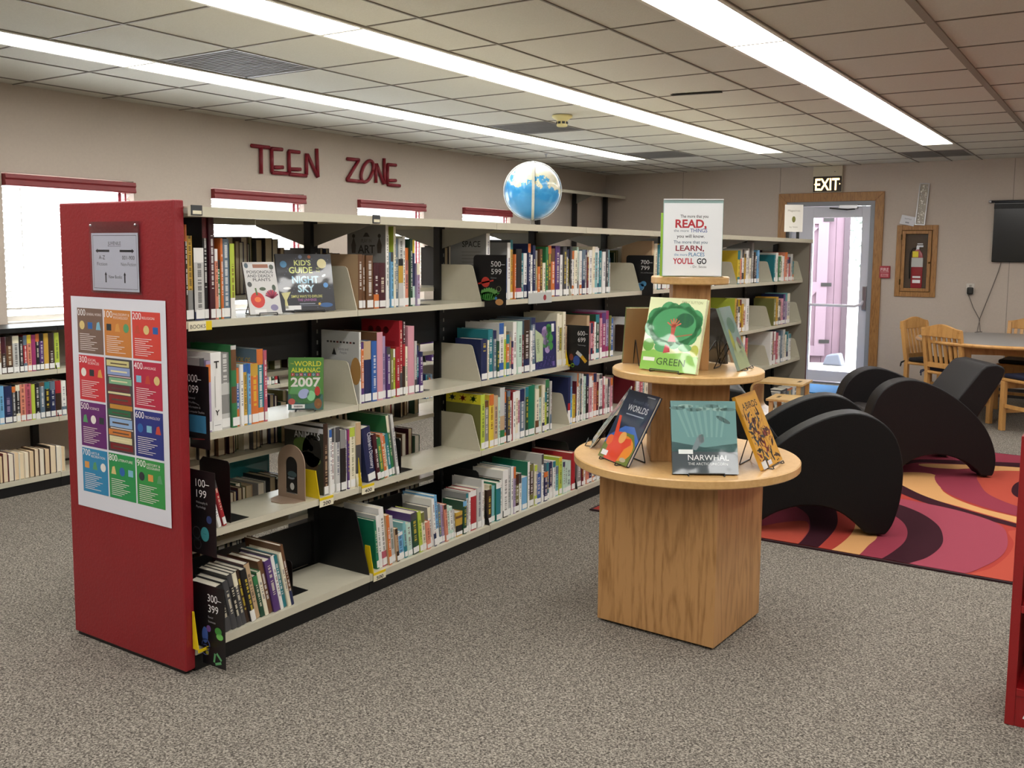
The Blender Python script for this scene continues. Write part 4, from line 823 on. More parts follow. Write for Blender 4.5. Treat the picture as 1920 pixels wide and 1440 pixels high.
def d_wild(f, w, h):
    f.rect(-w/2, 0, w/2, h, '22265c'); f.up(); f.shape([(-w*.42, h*.16), (-w*.12, h*.18), (-w*.1, h*.5), (-w*.05, h*.7), (-w*.44, h*.86)], 'b9c9a0')
    for j in range(9): f.disc(-w*.02+.03*math.sin(j*1.9)+w*.12, h*(.42+.055*j), w*.12, '3f8a48' if j % 3 else 'a890c0')
    f.disc(-w*.0, h*.8, w*.14, 'a98fc0'); f.up(); f.text('GARDENS', -w*.27, h*.5, w*.1, '2f5a3a', wd=h*.3, rot=PI/2); f.rect(w*.3, h*.78, w*.42, h*.95, 'e8e8e8'); f.rect(w*.32, h*.04, w*.42, h*.14, '6a5aa0')
    for j in range(30): f.disc(-w*.4+(j*37 % 80)/100*w, h*.04+(j*29 % 22)/100*h, w*.012, '7a68b8', n=6)
faceout('large teal picture book on the far side behind the page edges', .40, .30, .004, (-.52, .68, RZ[3]+.001), PI/2, .0, '2f8a90', None, group=GR)
faceout('navy picture book with green foliage art, standing face out on the second shelf', .205, .265, .012, shelfpt(1023, Z3, -.018), math.radians(84), .04, '22265c', d_wild, group=GR)
# black number flags
m_flag = mat('black_card', '101013', rough=.4)
def flag(n1, n2, word, Yp, z, xr, w, h, label, drop=.03, art_=None, mg=.0):
    """card standing across the shelf, facing down the row"""
    x1 = on(1, Yp, xr, pxl(0, Yp, z+.1)[1]).x if xr > 300 else xr
    lx = min(0, -(x1-(XB if z == ZB else XF)-.002))
    o = empty('shelf_number_sign', (x1, Yp, z)); r = .02; pts = [(-w, .0006), (lx, .0006), (lx, -drop if lx < -.004 else .0006), (0, -drop if lx < -.004 else .0006), (0, h)]+[(-w+r-r*math.sin(a), h-r+r*math.cos(a)) for a in (0, .4, .8, 1.2, PI/2)]
    MB().prism(pts, 0, .002, 'y').build('card', m_flag, o)
    MB().box(-w, -.075, -.012, .0, .0005, .002).build('foot', m_flag, o)
    f = Flat(); f.up(); cx = -.012; s_ = w/.2
    f.text(n1+'–', -.008-mg, h-.058, .027, 'e6e6e6', 'r', wd=.084*s_); f.text(n2, -.028*s_-mg, h-.096, .027, 'e6e6e6', 'r', wd=.062*s_)
    for j, l in enumerate(word): f.text(l, -.092*s_-mg, h-.118-.016*j, .008, '9a9a9e', 'l')
    f.build('number_print', PRINT, o, (0, -.0006, 0), (PI/2, 0, 0))
    g = Flat(); g.up()
    if art_: art_(g, w, h); g.build('picture_print', PRINT, o, (0, -.0006, 0), (PI/2, 0, 0))
    tag(o, label, 'sign', 'black shelf number signs'); return o
def a_dino(f, w, h):
    f.disc(-w*.62, h*.42, .026, 'c23a30'); f.line(-w*.85, h*.38, -w*.38, h*.46, .008, 'c23a30'); f.disc(-w*.55, h*.12, .045, '3f8a3a', ry=.022)
    for j in range(7): f.disc(-w*.72+j*.014, h*.19+.012*math.sin(j*.5), .008, '6aa85a', ry=.016); f.line(-w*.72+j*.012, h*.05, -w*.70+j*.013, h*.18, .004, '7fbf5a')
    f.line(-w*.4, h*.12, -w*.2, h*.2, .008, '3f8a3a'); f.disc(-w*.2, h*.0, .024, 'c8925a', ry=.016); f.ring(-w*.22, h*.28, .014, .002, '8a8a6a'); f.disc(-w*.3, h*.08, .008, '3a7ab0')
def a_tech(f, w, h):
    f.disc(-w*.5, h*.12, .022, '2f4f9a', ry=.03); f.line(-w*.5, h*.34, -w*.3, h*.24, .022, 'c8c8c8'); f.line(-w*.3, h*.24, -w*.1, h*.1, .02, 'd8a52a'); f.disc(-w*.72, h*.2, .014, '7a3a2a', ry=.02); f.ring(-w*.66, h*-.0, .012, .005, '7ab82a')
def a_arts(f, w, h):
    for u, v, c in ((.72, .36, '36589a'), (.8, .22, 'b8403a'), (.45, .12, '4a8ab8'), (.62, .0, 'b8403a'), (.35, .2, '4a8ab8'), (.7, .3, '6a9a8a')): f.disc(-w*u, h*v, .022, c, ry=.018)
    f.ring(-w*.45, h*.12, .026, .004, '9ac8e0')
def a_soc(f, w, h):
    f.disc(-w*.62, h*.18, .016, '4a6ab8', ry=.03); f.ring(-w*.6, h*.02, .022, .0035, '5a6ab0'); f.ring(-w*.62, h*-.06, .02, .003, '5a6ab0'); f.disc(-w*.2, h*.3, .018, '3f8a3a', ry=.014); f.disc(-w*.16, h*.22, .018, '6ab85a', ry=.012); f.disc(-w*.5, h*.3, .012, '6a4a8a')
    for a in (0, 2.1, 4.2): f.line(-w*.25+.022*math.cos(a), -h*.16+.022*math.sin(a), -w*.25+.022*math.cos(a+1.7), -h*.16+.022*math.sin(a+1.7), .009, '5fa06a')
    f.disc(-w*.56, h*-.1, .008, 'c8c23a')
def a_psy(f, w, h): f.disc(-w*.34, h*-.02+.03, .022, '3a8a90', ry=.026); f.ring(-w*.6, h*.1, .022, .003, '4a4a4e'); f.ring(-w*.58, h*-.06, .02, .003, '4a4a4e'); f.disc(-w*.2, h*.32, .014, '2f3f6a'); f.line(-w*.34-.008, .026, -w*.34+.008, .026, .003, '1a2a2a')
def a_gen(f, w, h): f.rect(-w*.62, h*.08, -w*.1, h*.32, '3a7aa0'); f.line(-w*.5, h*.5, -w*.3, h*.46, .003, '6a6a6e'); f.line(-w*.55, h*-.02, -w*.15, h*.0, .003, '7a2a2a')
flag('500', '599', ['Science'], 2*W-.001+.02, Z2, 949, .20, .235, 'black number sign reading 500 to 599 with a green dinosaur, beside cream bracket', art_=a_dino)
flag('700', '799', ['Arts and Recreation'], 4*W+.016, Z2, 1225, .20, .235, 'black number sign reading 700 to 799 with red and blue instruments', art_=a_arts)
flag('600', '699', ['Technology'], 3*W-.02, Z3, 1104, .16, .235, 'black number sign reading 600 to 699 beside a yellow holder', art_=a_tech)
flag('000', '099', ['General', 'Works,', 'Information &', 'Computer Studies'], .045, Z3, 392, .17, .255, 'black number sign ending 99 with a blue screen picture, by the red panel', art_=a_gen, drop=.035, mg=.03)
flag('100', '199', ['Philosophy &', 'Psychology'], .035, Z4, 404, .17, .25, 'black number sign reading 100 to 199 with a teal face, by the red panel', art_=a_psy, drop=.05, mg=.022)
flag('300', '399', ['Social', 'Sciences'], .03, ZB, 421, .17, .225, 'black number sign reading 300 to 399 with recycling arrows, by the red panel', art_=a_soc, drop=.065, mg=.008)
# yellow holders with shelf numbers
m_yel = mat('yellow_plastic', 'e2c51c', rough=.35); m_lab = mat('cream_label', 'e6dfc4', rough=.55)
def yellow(px_, z, X0, label, num=None, hh=.115, wd=.07, rise=True):
    Yp = ysol(px_, X0, z); o = empty('yellow_shelf_holder', (X0, Yp, z+.0005))
    MB().prism([(-wd, 0), (0, 0), (-.012, hh*.5), (-.022, hh), (-wd, hh)], -.0015, .0015, 'y').build('tongue', m_yel, o)
    MB().box(0, .003, -.004, .075, -.008, .003).build('clip', m_yel, o)
    if num:
        MB().box(0, .003, -.004, .075, -.035, -.0085).build('label_card', m_lab, o)
        f = Flat(); f.up(); f.text(num, .036, -.030, .015, '1d1a16', wd=.045, off=.02); f.build('number', PRINT, o, (.0032, 0, 0), (PI/2, 0, PI/2))
    tag(o, label, 'label holder', 'yellow shelf holders')
yellow(600, Z4, .004, 'yellow holder reading 200 beside the arched tan bookend', '200', wd=.085)
yellow(679, Z4, .004, 'yellow holder reading 400 against the navy dictionary', '400', hh=.14)
yellow(701, ZB, XB+.004, 'yellow holder reading 500 at the black base divider', '500', hh=.12, wd=.05)
yellow(373, ZB, XB+.033, 'slanting yellow strip at the foot of the red panel', None, hh=.135, wd=.03)
yellow(1066, Z3, .004, 'yellow strip in front of the technology number sign', None, hh=.11, wd=.05)
o = empty('shelf_label', (XF+.001, ysol(352, 0, Z2), Z2)); MB().box(0, .002, 0, .10, -.034, -.002).build('card', m_lab, o)
MB().box(.0005, .0024, .075, .10, -.034, -.002).build('yellow_tab', m_yel, o)
f = Flat(); f.up(); f.text('BOOKS', .04, -.026, .014, '2a2620', wd=.066); f.build('printing', PRINT, o, (.0022, 0, 0), (PI/2, 0, PI/2)); tag(o, 'cream and yellow card reading BOOKS on the top shelf edge', 'label')
o = empty('shelf_label', (XF+.001, ysol(990, 0, Z2), Z2)); MB().box(0, .002, 0, .245, -.03, .028).build('card', mat('grey_card', 'b9bcb8', rough=.5), o)
f = Flat(); f.up(); f.disc(.17, 0, .016, '9a3a40'); f.build('red_dot', PRINT, o, (.0022, 0, 0), (PI/2, 0, PI/2)); tag(o, 'pale grey shelf strip with a red dot in front of books', 'label')
for px_, lb in ((368, 'small black label clip on the canopy edge by the red panel'), (705, 'small grey label clip on the canopy edge above the second bay')):
    y = ysol(px_, XTOP, ZT-.02); o = empty('label_clip', (XTOP, y, ZT-.03)); MB().box(0, .004, -.022, .022, 0, .034).build('clip', mat('clip_grey', '3a3d40', rough=.4), o); MB().box(.004, .005, -.018, .018, .004, .016).build('card', m_lab, o); tag(o, lb, 'label', 'label clips')
# bookends
def bookend(px_, z, label, hh=.2, wd=.13, X0=-.02, mt=m_black, flip=1, lean=0.):
    Yp = ysol(px_, X0, z); o = empty('bookend', (X0, Yp, z+.0006)); r = .02
    pts = [(-wd, 0), (0, 0), (0, hh-r)]+[(-r+r*math.cos(a), hh-r+r*math.sin(a)) for a in (.4, .8, 1.2)]+[(-wd+r, hh), (-wd, hh-r)]
    MB().prism(pts, -.001, .001, 'y').build('upright_plate', mt, o); MB().box(-wd*.95, -.005, 0, .09*flip, 0, .0015).build('foot_plate', mt, o)
    tag(o, label, 'bookend', 'black steel bookends')
bookend(786, Z2, 'black bookend closing the pale row on the top shelf', .19)
bookend(785, Z3, 'black bookend closing the red and pink row on the second shelf', .14)
bookend(752, Z4, 'black bookend closing the dictionary row on the third shelf', .16)
bookend(433, Z4, 'tall black bookend beside two leaning red and white books', .235, .17)
bookend(549, ZB, 'black bookend closing the leaning row on the bottom shelf', .15)
for px_, top, c, l in ((413, 885, 'white', -.26), (423, 872, 'red', -.26)):
    y = ysol(px_, -.008, Z4); B = dict(z=Z4, X=-.008, y=y, t=.016, h=.205, c=c, d=.15, seg=mkseg(c, 'dgrey'), lab=True, lean=l, rz=0, seed=3.3)
    mb = MB(); cover_mb(mb, B); o = mb.build('book', COVER); o.matrix_world = bmatrix(B); pm = MB(); pages_mb(pm, B); pm.build('page_block', PAGES, o); lm = MB(); label_mb(lm, B); lm.build('call_number_label', STICK, o)
    tag(o, 'slim %s book slanting between the 100 to 199 sign and a bookend' % c, 'book', 'books on the tall shelving, third shelf')
# arched tan bookend
Yp = ysol(572, -.02, Z4); o = empty('bookend', (-.02, Yp, Z4+.0006)); w_ = .155; hh = .225
def arch(w, h, x0, n=12): r = w/2; return [(x0, 0), (x0+w, 0)]+[(x0+r+r*math.cos(a), h-r+r*math.sin(a)) for a in [PI*i/n for i in range(n+1)]]
out = arch(w_, hh, -w_); inn = [(x, z+.02) for x, z in arch(.068, .155, -w_+.044)]
vs = []; nO = len(out)
mbx = MB(); 
for yy in (0, .004):
    vs += [(x, yy, z) for x, z in out]; vs += [(x, yy, z) for x, z in inn]
nI = len(inn); fs = []
for k in range(2):
    b = k*(nO+nI)
    for i in range(nO): j = (i+1) % nO; fs.append((b+i, b+j, b+nO+j, b+nO+i) if k == 0 else (b+nO+i, b+nO+j, b+j, b+i))
b = nO+nI
for i in range(nO): j = (i+1) % nO; fs.append((i, i+b, j+b, j)); fs.append((nO+i, nO+j, nO+j+b, nO+i+b))
mbx.faces(vs, fs); mt_ = mat('tan_plastic', '9d8672', rough=.45)
mbx.build('arched_plate', mt_, o); MB().prism([(-w_, 0), (0, 0), (-.01, -.05), (-.05, -.085), (-.105, -.085), (-w_+.01, -.05)], 0, .002, 'z').build('foot_plate', mt_, o)
MB().box(-w_+.046, -.046, .005, .007, .022, .17).build('dark_card', m_flag, o)
f = Flat(); f.disc(0, .02, .012, 'c8c8c4', ry=.015); f.rect(-.016, -.012, .016, -.006, '6a6a6a'); f.disc(0, .07, .026, '3f5358', ry=.014); f.disc(-.005, .055, .02, '788088', ry=.006); f.build('card_print', PRINT, o, (-w_/2, .0045, .03), (PI/2, 0, 0))
tag(o, 'tan bookend with an arched window on the third shelf', 'bookend')
# ================================================================== RED PANEL SIGN AND CHART
o = empty('acrylic_sign_holder', (-.265, -.042, 1.335)); 
MB().box(-.145, .145, -.004, -.0005, -.008, .245).build('back_plate', glassmat('clear_acrylic', (.93, .93, .95)), o)
f = Flat(); W_, H_ = .27, .205; f.rect(-W_/2, 0, W_/2, H_, 'dfe2ea'); f.up()
for a in ((-W_/2+.008, .008, W_/2-.008, .0095), (-W_/2+.008, H_-.0095, W_/2-.008, H_-.008), (-W_/2+.008, .008, -W_/2+.0095, H_-.008), (W_/2-.0095, .008, W_/2-.008, H_-.008)): f.rect(*a, '33343a')
f.text('JUVENILE', 0, .163, .012, '44454c', wd=.075); f.rect(-.038, .158, .038, .1592, '44454c')
def arrow(f, u0, v0, u1, v1, wd, c):
    d = Vector((u1-u0, v1-v0)); L = d.length; d.normalize(); n = Vector((-d.y, d.x)); e = Vector((u1, v1))-d*wd*1.6
    f.line(u0, v0, e.x, e.y, wd, c); f.shape([(u1, v1), (e.x+n.x*wd, e.y+n.y*wd), (e.x-n.x*wd, e.y-n.y*wd)], c)
arrow(f, -.03, .142, -.112, .142, .008, '23242a'); arrow(f, .03, .142, .112, .142, .008, '23242a')
f.text('A-Z', -.075, .112, .014, '33343a', wd=.036); f.text('001-900', .078, .112, .014, '33343a', wd=.07); f.text('Fiction', -.075, .09, .012, '5a5b62', wd=.06); f.text('Non-Fiction', .078, .09, .012, '5a5b62', wd=.085)
arrow(f, -.055, .03, -.055, .068, .007, '23242a'); arrow(f, .055, .03, .055, .068, .007, '23242a'); f.text('New Books', 0, .045, .012, '44454c', wd=.076)
f.build('paper_notice', PRINT, o, (0, -.0047, 0), (PI/2, 0, 0))
MB().box(-.145, .145, -.0085, -.0065, -.008, .245).build('front_plate', glassmat('clear_acrylic'), o)
for x in (-.13, .13): MB().sphere((x, -.01, .232), .005, 10, 6).build('screw', m_chrome, o, smooth=True)
tag(o, 'clear acrylic holder with a white arrow notice on the red panel', 'sign')
po = empty('classification_chart', (-.27, -.0425, .52)); PW, PH = .552, .79
bx_ = MB(); nn = 10
for i in range(nn):
    for j in range(14):
        bump = lambda u, v: -.0012-.0016*abs(math.sin(u*7+v*3))*(1 if v < .9 else 1.6)
        us = [-PW/2+PW*k/nn for k in (i, i+1)]; vs = [PH*k/14 for k in (j, j+1)]
        bx_.poly([(us[0], -.0015, vs[0]), (us[1], -.0015, vs[0]), (us[1], -.0015, vs[1]), (us[0], -.0015, vs[1])])
bx_.build('paper_sheet', mat('poster_paper', 'dcdde6', rough=.4), po)
f = Flat(); cw = .156; g = .008; xs = [-PW/2+.038, -PW/2+.038+cw+g, -PW/2+.038+2*(cw+g)]; rh = .166; ys_ = [.06+3*(rh+g), .06+2*(rh+g), .06+(rh+g), .06]
secs = [('000', ['GENERAL WORKS'], '7a6257', 0, 0), ('100', ['PHILOSOPHY &', 'PSYCHOLOGY'], 'c9803f', 1, 0), ('200', ['RELIGION'], 'd2453c', 2, 0), ('300', ['SOCIAL', 'SCIENCES'], 'cc3640', 0, 1), ('400', ['LANGUAGE'], 'b82c48', 2, 1),
        ('500', ['SCIENCE'], '66286e', 0, 2), ('600', ['TECHNOLOGY'], '2a3480', 2, 2), ('700', ['ARTS &', 'RECREATION'], '2f86b4', 0, 3), ('800', ['LITERATURE'], '2a9150', 1, 3), ('900', ['HISTORY &', 'GEOGRAPHY'], '359448', 2, 3)]
icons = ['d8c080', 'e8e4dc', '2b62a8', '30383c', '7fb8d0', 'd89a50', 'c24a3a', '5a9a6a']
f.up()
for n_, tt, c, ci, ri in secs: f.rect(xs[ci], ys_[ri], xs[ci]+cw, ys_[ri]+rh, c)
f.rect(xs[1], ys_[2], xs[1]+cw, ys_[1]+rh, '4a4448'); f.up()
for q, (n_, tt, c, ci, ri) in enumerate(secs):
    x, y = xs[ci], ys_[ri]
    f.text(n_, x+.003, y+rh-.028, .024, 'f2eeee', 'l', wd=.048, off=.0)
    for j, l in enumerate(tt): f.text(l, x+.056, y+rh-(.020 if len(tt) > 1 else .026)-.012*j, .009, 'eadfdc', 'l', wd=min(.092, .0085*len(l)))
    for j in range(3):
        u = x+.028+j*.05; v = y+rh*.62; k = icons[(q*3+j*2) % 8]
        if (q+j) % 3 == 0: f.disc(u, v, .016, k)
        elif (q+j) % 3 == 1: f.rect(u-.014, v-.012, u+.014, v+.012, k)
        else: f.shape([(u-.015, v-.014), (u+.015, v-.014), (u+.006, v+.016), (u-.008, v+.012)], k)
    for j in range(9): f.rect(x+.012, y+rh*.42-j*.0072, x+.012+.06+.055*((j*7+q*3) % 10)/10, y+rh*.42-j*.0072+.0022, 'e6dcd8')
sb = [('8e7d2c', .03), ('d0c68a', .028), ('8fa0cc', .036), ('d2b0b4', .008), ('7fb08a', .03), ('6a2f38', .03), ('d8d0a0', .012), ('8a2a2c', .04), ('c08a3a', .022), ('2f6a48', .028), ('c8d4c8', .008), ('8fb0d8', .04), ('d8d0c8', .008), ('c87a3a', .028), ('d8cfa0', .03), ('7a2228', .03)][1:]
v = ys_[1]+rh-.006; tot = sum(h for _, h in sb); sc_ = (2*rh+g-.012)/tot
for i, (c, h) in enumerate(sb): h *= sc_; off_ = .006*((i*5) % 4-1.5)/1.5; f.rect(xs[1]+.012+off_, v-h+.002, xs[1]+cw-.012+off_, v-.001, c); v -= h
f.up(); v = ys_[1]+rh-.006
for i, (c, h) in enumerate(sb):
    h *= sc_
    if h > .02: f.rect(xs[1]+.03, v-h*.6, xs[1]+cw-.03, v-h*.42, 'e0d8b0' if i % 2 else '5a4a40')
    v -= h
f.build('printing', PRINT, po, (0, -.0018, 0), (PI/2, 0, 0)); tag(po, 'large white poster of coloured number panels taped to the red panel', 'poster')
# ================================================================== THREE-TIER DISPLAY TABLE
m_maple = woodmat('maple_laminate', 'd2ab74', 'c39a60', scale=(6, 6, 6), rough=.3, grain=2)
m_oakp = woodmat('oak_veneer', 'b98c5a', '946a3c', scale=(9, 9, 1.1), rough=.38, grain=7)
dt = tag(empty('display_table', (1.277, 1.44, 0), math.radians(-2.7)), 'three-tier round wooden display table on a square oak pedestal', 'display table')
MB().box(-.23, .23, -.2, .2, 0, .012).build('plinth', m_black, dt, (-.007, -.008, 0))
MB().box(-.252, .252, -.225, .225, .012, .646).build('pedestal', m_oakp, dt, (-.007, -.008, 0), bevel=.002)
def disc(name, r, z0, z1): MB().lathe([(r-.004, z0), (r, z0+.004), (r, z1-.004), (r-.004, z1)], 72).build(name, m_maple, dt, autos=True)
disc('lower_shelf', .447, .646, .68); disc('middle_shelf', .298, 1.0, 1.03); disc('top_shelf', .152, 1.365, 1.395)
MB().box(-.148, .148, -.148, .148, .68, 1.0).build('lower_column', m_oakp, dt, (0, 0, 0), (0, 0, math.radians(30.7)), bevel=.002)
MB().box(-.073, .073, -.073, .073, 1.03, 1.365).build('upper_column', m_oakp, dt, (0, 0, 0), (0, 0, math.radians(31.7)), bevel=.002)
GD = 'books on the display table'
def d_green(f, w, h):
    f.rect(-w/2, 0, w/2, h, 'dfe6b4'); f.up(); rr_ = random.Random(3)
    f.shape([(-w/2, 0), (w/2, 0), (w/2, h*.22), (w*.3, h*.27), (0, h*.24), (-w*.3, h*.28), (-w/2, h*.24)], '8fc95a'); f.up()
    for j in range(26): a = 2*PI*j/26; f.disc(w*.385*math.cos(a), h*.63+h*.20*math.sin(a), w*(.085+.03*((j*7) % 3)), '2f9150' if j % 2 else '3a9c5a')
    f.up(); f.disc(0, h*.63, w*.39, '349655', ry=h*.23); f.disc(-w*.4, h*.34, w*.1, '6aa848'); f.disc(w*.42, h*.3, w*.07, 'b8c24a', ry=h*.08); f.disc(-w*.15, h*.32, w*.14, '4aa060', ry=h*.07); f.disc(w*.25, h*.33, w*.12, '6ab070', ry=h*.05); f.disc(w*.18, h*.7, w*.16, '2a7a58', ry=h*.1)
    f.up(); f.shape([(-w*.07, h*.40), (w*.08, h*.40), (w*.03, h*.5), (w*.045, h*.64), (-w*.045, h*.64), (-w*.03, h*.5)], 'b8452f')
    for a in (.5, .9, 1.3, 1.7, 2.1, 2.6): f.line(0, h*.6, w*.14*math.cos(a), h*.6+h*.12*math.sin(a), w*.02, 'c85a3c')
    f.line(w*.04, h*.47, w*.34, h*.52, w*.022, '8a6a38'); f.shape([(-w*.12, h*.24), (w*.0, h*.26), (-w*.02, h*.33), (-w*.1, h*.36)], 'c23a44')
    f.text('GREEN', w*.04, h*.08, h*.095, '3c5a30', wd=w*.5, off=.0); f.text('EMILY SUTTON', w*.26, h*.93, h*.035, '9aa070', wd=w*.36); f.rect(-w*.46, h*.12, -w*.25, h*.17, 'eef0e8')
def d_nar(f, w, h):
    f.rect(-w/2, 0, w/2, h, '2c3a40'); f.up(); f.rect(-w/2, h*.3, w/2, h, '5f8e8c'); f.shape([(-w/2, h*.3), (w/2, h*.3), (w/2, h*.42), (0, h*.36), (-w/2, h*.44)], '3f6466'); f.up()
    for j in range(8): f.shape([(-w*.45+j*w*.11, h*.94), (-w*.40+j*w*.11, h*.94), (-w*.22+j*w*.07, h*.5), (-w*.25+j*w*.07, h*.5)], '6f9c98')
    for j in range(7): f.disc(-w*.4+j*w*.13, h*(.9+.03*math.sin(j*2)), w*.12, '87aaa2' if j % 2 else '4f7674', ry=h*.025)
    f.disc(w*.3, h*.74, w*.12, '41605f', ry=h*.03, a=-.5); f.shape([(-w*.06, h*.4), (-w*.13, h*.32), (-w*.2, h*.33), (-w*.1, h*.52), (-w*.02, h*.54), (0, h*.44)], '6d7f84'); f.disc(-w*.05, h*.48, w*.05, '8d9a9c', ry=h*.06)
    f.up(); f.text('NARWHAL', -w*.26, h*.185, h*.075, 'dfe4e4', 'l', wd=w*.62); f.text('THE ARCTIC UNICORN', -w*.26, h*.12, h*.035, 'c8d0d0', 'l', wd=w*.60); f.rect(-w*.40, h*.27, -w*.18, h*.33, 'dfe6e4')
def d_wor(f, w, h):
    f.rect(-w/2, 0, w/2, h, '20314a'); f.up(); f.shape([(-w/2, h*.30), (-w*.1, h*.50), (w*.2, h*.52), (w/2, h*.36), (w/2, h*.1), (-w/2, 0)], '3a68b8'); f.up(); f.shape([(-w/2, h*.2), (0, h*.42), (w*.3, h*.42), (w/2, h*.26), (w/2, 0), (-w/2, 0)], '6a7a38'); f.up(); f.disc(w*.1, h*.2, w*.36, 'e08a2c', ry=h*.18); f.up()
    f.shape([(-w*.3, 0), (w*.12, 0), (w*.2, h*.2), (w*.34, h*.28), (w*.28, h*.36), (w*.12, h*.34), (w*.05, h*.42), (-w*.2, h*.40), (-w*.28, h*.52), (-w*.34, h*.62), (-w*.42, h*.62), (-w*.36, h*.48), (-w*.3, h*.34), (-w*.36, h*.24)], 'd8472c'); f.up(); f.disc(0, h*.34, w*.11, 'e0a45a'); f.disc(-w*.36, h*.26, w*.1, 'dd6a34')
    f.text('WORLDS', w*.05, h*.72, h*.085, 'd2d8de', wd=w*.66, off=.01); f.text('Beneath the', w*.06, h*.84, h*.05, '5a6a80', wd=w*.5); f.rect(-w*.24, h*.66, w*.34, h*.675, '9aa8b8'); f.rect(w*.16, h*.95, w*.42, h*.965, '9aa8b8'); f.rect(-w*.44, h*.04, -w*.24, h*.11, 'e6e8ea'); f.disc(w*.3, h*.06, w*.1, 'b0a890', ry=h*.03)
def d_bir(f, w, h):
    f.rect(-w/2, 0, w/2, h, 'dfa436'); f.up(); rr_ = random.Random(8)
    f.text('BIRDS', w*.08, h*.80, h*.085, '2a2420', wd=w*.56, off=.015); f.text('A', -w*.3, h*.80, h*.085, '2a2420', off=.015)
    for j in range(46):
        u = rr_.uniform(-.44, .44)*w; v = rr_.uniform(.08, .74)*h; a = rr_.uniform(0, PI); c = rr_.choice(['2f2a26', '4a3226', '3f4a3a', '6a2a26', '8a3030', '3a4a5a', '2f2a26'])
        f.disc(u, v, w*.07, c, ry=h*.024, a=a, n=8); f.line(u, v, u+w*.13*math.cos(a), v+w*.13*math.sin(a), w*.026, c); f.disc(u+w*.1*math.cos(a+1.2), v+w*.1*math.sin(a+1.2), w*.03, c, ry=h*.012, a=a, n=6)
    for j in range(6): f.line(rr_.uniform(-.4, .3)*w, rr_.uniform(.1, .5)*h, rr_.uniform(-.3, .4)*w, rr_.uniform(.4, .8)*h, w*.012, 'a06a2a')
    f.disc(-w*.1, h*.62, w*.09, '6a3a40', ry=h*.05); f.disc(w*.2, h*.42, w*.09, '8a2f38', ry=h*.05); f.up(); f.rect(-w*.5, 0, -w*.28, h*.1, 'e8e8e4'); f.rect(-w*.2, h*.02, -w*.02, h*.08, 'e8e8f0'); f.rect(-w*.28, 0, -w*.22, h*.1, '23232a')
def d_mead(f, w, h):
    f.rect(-w/2, 0, w/2, h, '7f9a92'); f.up(); f.shape([(-w/2, 0), (w/2, 0), (w/2, h*.3), (0, h*.45), (-w/2, h*.3)], 'a8b88a'); f.disc(0, h*.7, w*.3, '4f7a64', ry=h*.13); f.disc(-w*.3, h*.45, w*.12, 'b0b23a', ry=h*.2); f.disc(w*.2, h*.4, w*.16, '8a5a60', ry=h*.1); f.disc(w*.1, h*.22, w*.2, '8a8aa8', ry=h*.06)
def d_dark(f, w, h): f.rect(-w/2, 0, w/2, h, '1f201f'); f.up(); f.disc(0, h*.45, w*.4, '3a3020', ry=h*.2)
zL, zM, zTt = .68, 1.03, 1.395
tab = lambda x, y, z: on(2, z, x, y)
D = math.radians
put('pale green book with a big tree and red trunk on the middle tier', 'wire easel holding the green tree book', .255, .285, .018, tab(1250, 699, zM), D(-10), .24, 'dfe6b4', d_green, group=GD, page='efe9d4')
put('sea green book with a diving whale propped at the front of the lower tier', 'wire easel holding the whale book', .24, .27, .018, tab(1323, 892, zL), D(33), .34, '2c3a40', d_nar, group=GD)
put('dark blue book with an orange figure on the lower tier', 'wire easel holding the dark blue book with orange figure', 22e-2, .292, .014, tab(1147, 867, zL), D(-33), .50, '20314a', d_wor, group=GD, spine='3a5a8a')
put('yellow book scattered with small dark birds on the lower tier', 'wire easel holding the yellow bird book', .22, .29, .014, tab(1450, 874, zL), D(90), .43, 'dfa436', d_bir, group=GD)
put('thin pale book seen edge-on at the rim of the lower tier', 'wire easel behind the edge-on pale book', .22, .28, .006, tab(1109, 832, zL), D(-66), .60, '8aa0a0', None, group=GD, back='c9c4b4')
put('tan book turned away with its back showing, on the middle tier', 'wire easel behind the tan book', .20, .235, .018, tab(1210, 681, zM), D(-140), .22, '6b7a40', None, group=GD, back='8f6f48', page='e0d0a8')
put('clear jacketed book with a misty meadow cover facing the armchairs', 'wire easel holding the meadow book', .165, .255, .012, tab(1397, 693, zM), D(96), .36, '7f9a92', d_mead, group=GD)
put('near-black book with a brown blur behind the upper column', 'wire easel behind the near-black book', .17, .225, .014, (1.30, 1.67, zM), D(150), .10, '1f201f', d_dark, group=GD, back='23221f')
# quotation sign on the top tier
q = empty('sign_holder', tuple(tab(1297, 519, zTt)), D(29)); SW, SH = .226, .292
MB().box(-SW/2, SW/2, 0, .002, .003, SH).build('front_sheet', glassmat('clear_acrylic'), q); MB().box(-SW/2, SW/2, -.05, .05, 0, .003).build('base', glassmat('clear_acrylic'), q)
MB().box(-SW/2, SW/2, .0045, .0065, .003, SH).build('rear_sheet', mat('sign_back', 'bfe0d4', rough=.4), q); MB().box(-SW/2, SW/2, -.001, .008, SH, SH+.004).build('top_fold', m_white, q)
f = Flat(); w, h = SW-.004, SH-.016; f.rect(-w/2, 0, w/2, h, 'e6e9ea'); f.up(); u = -.008
f.text('The more that you', u+.012, h*.80, .0115, '2a2c30', wd=.105, off=.01); f.text('READ,', u, h*.665, .030, 'b02a34', wd=.118, off=.03); f.text('the more', u-.036, h*.605, .010, '5a6a7a', wd=.056); f.text('THINGS', u+.030, h*.60, .014, '3a5a98', wd=.064, off=.01)
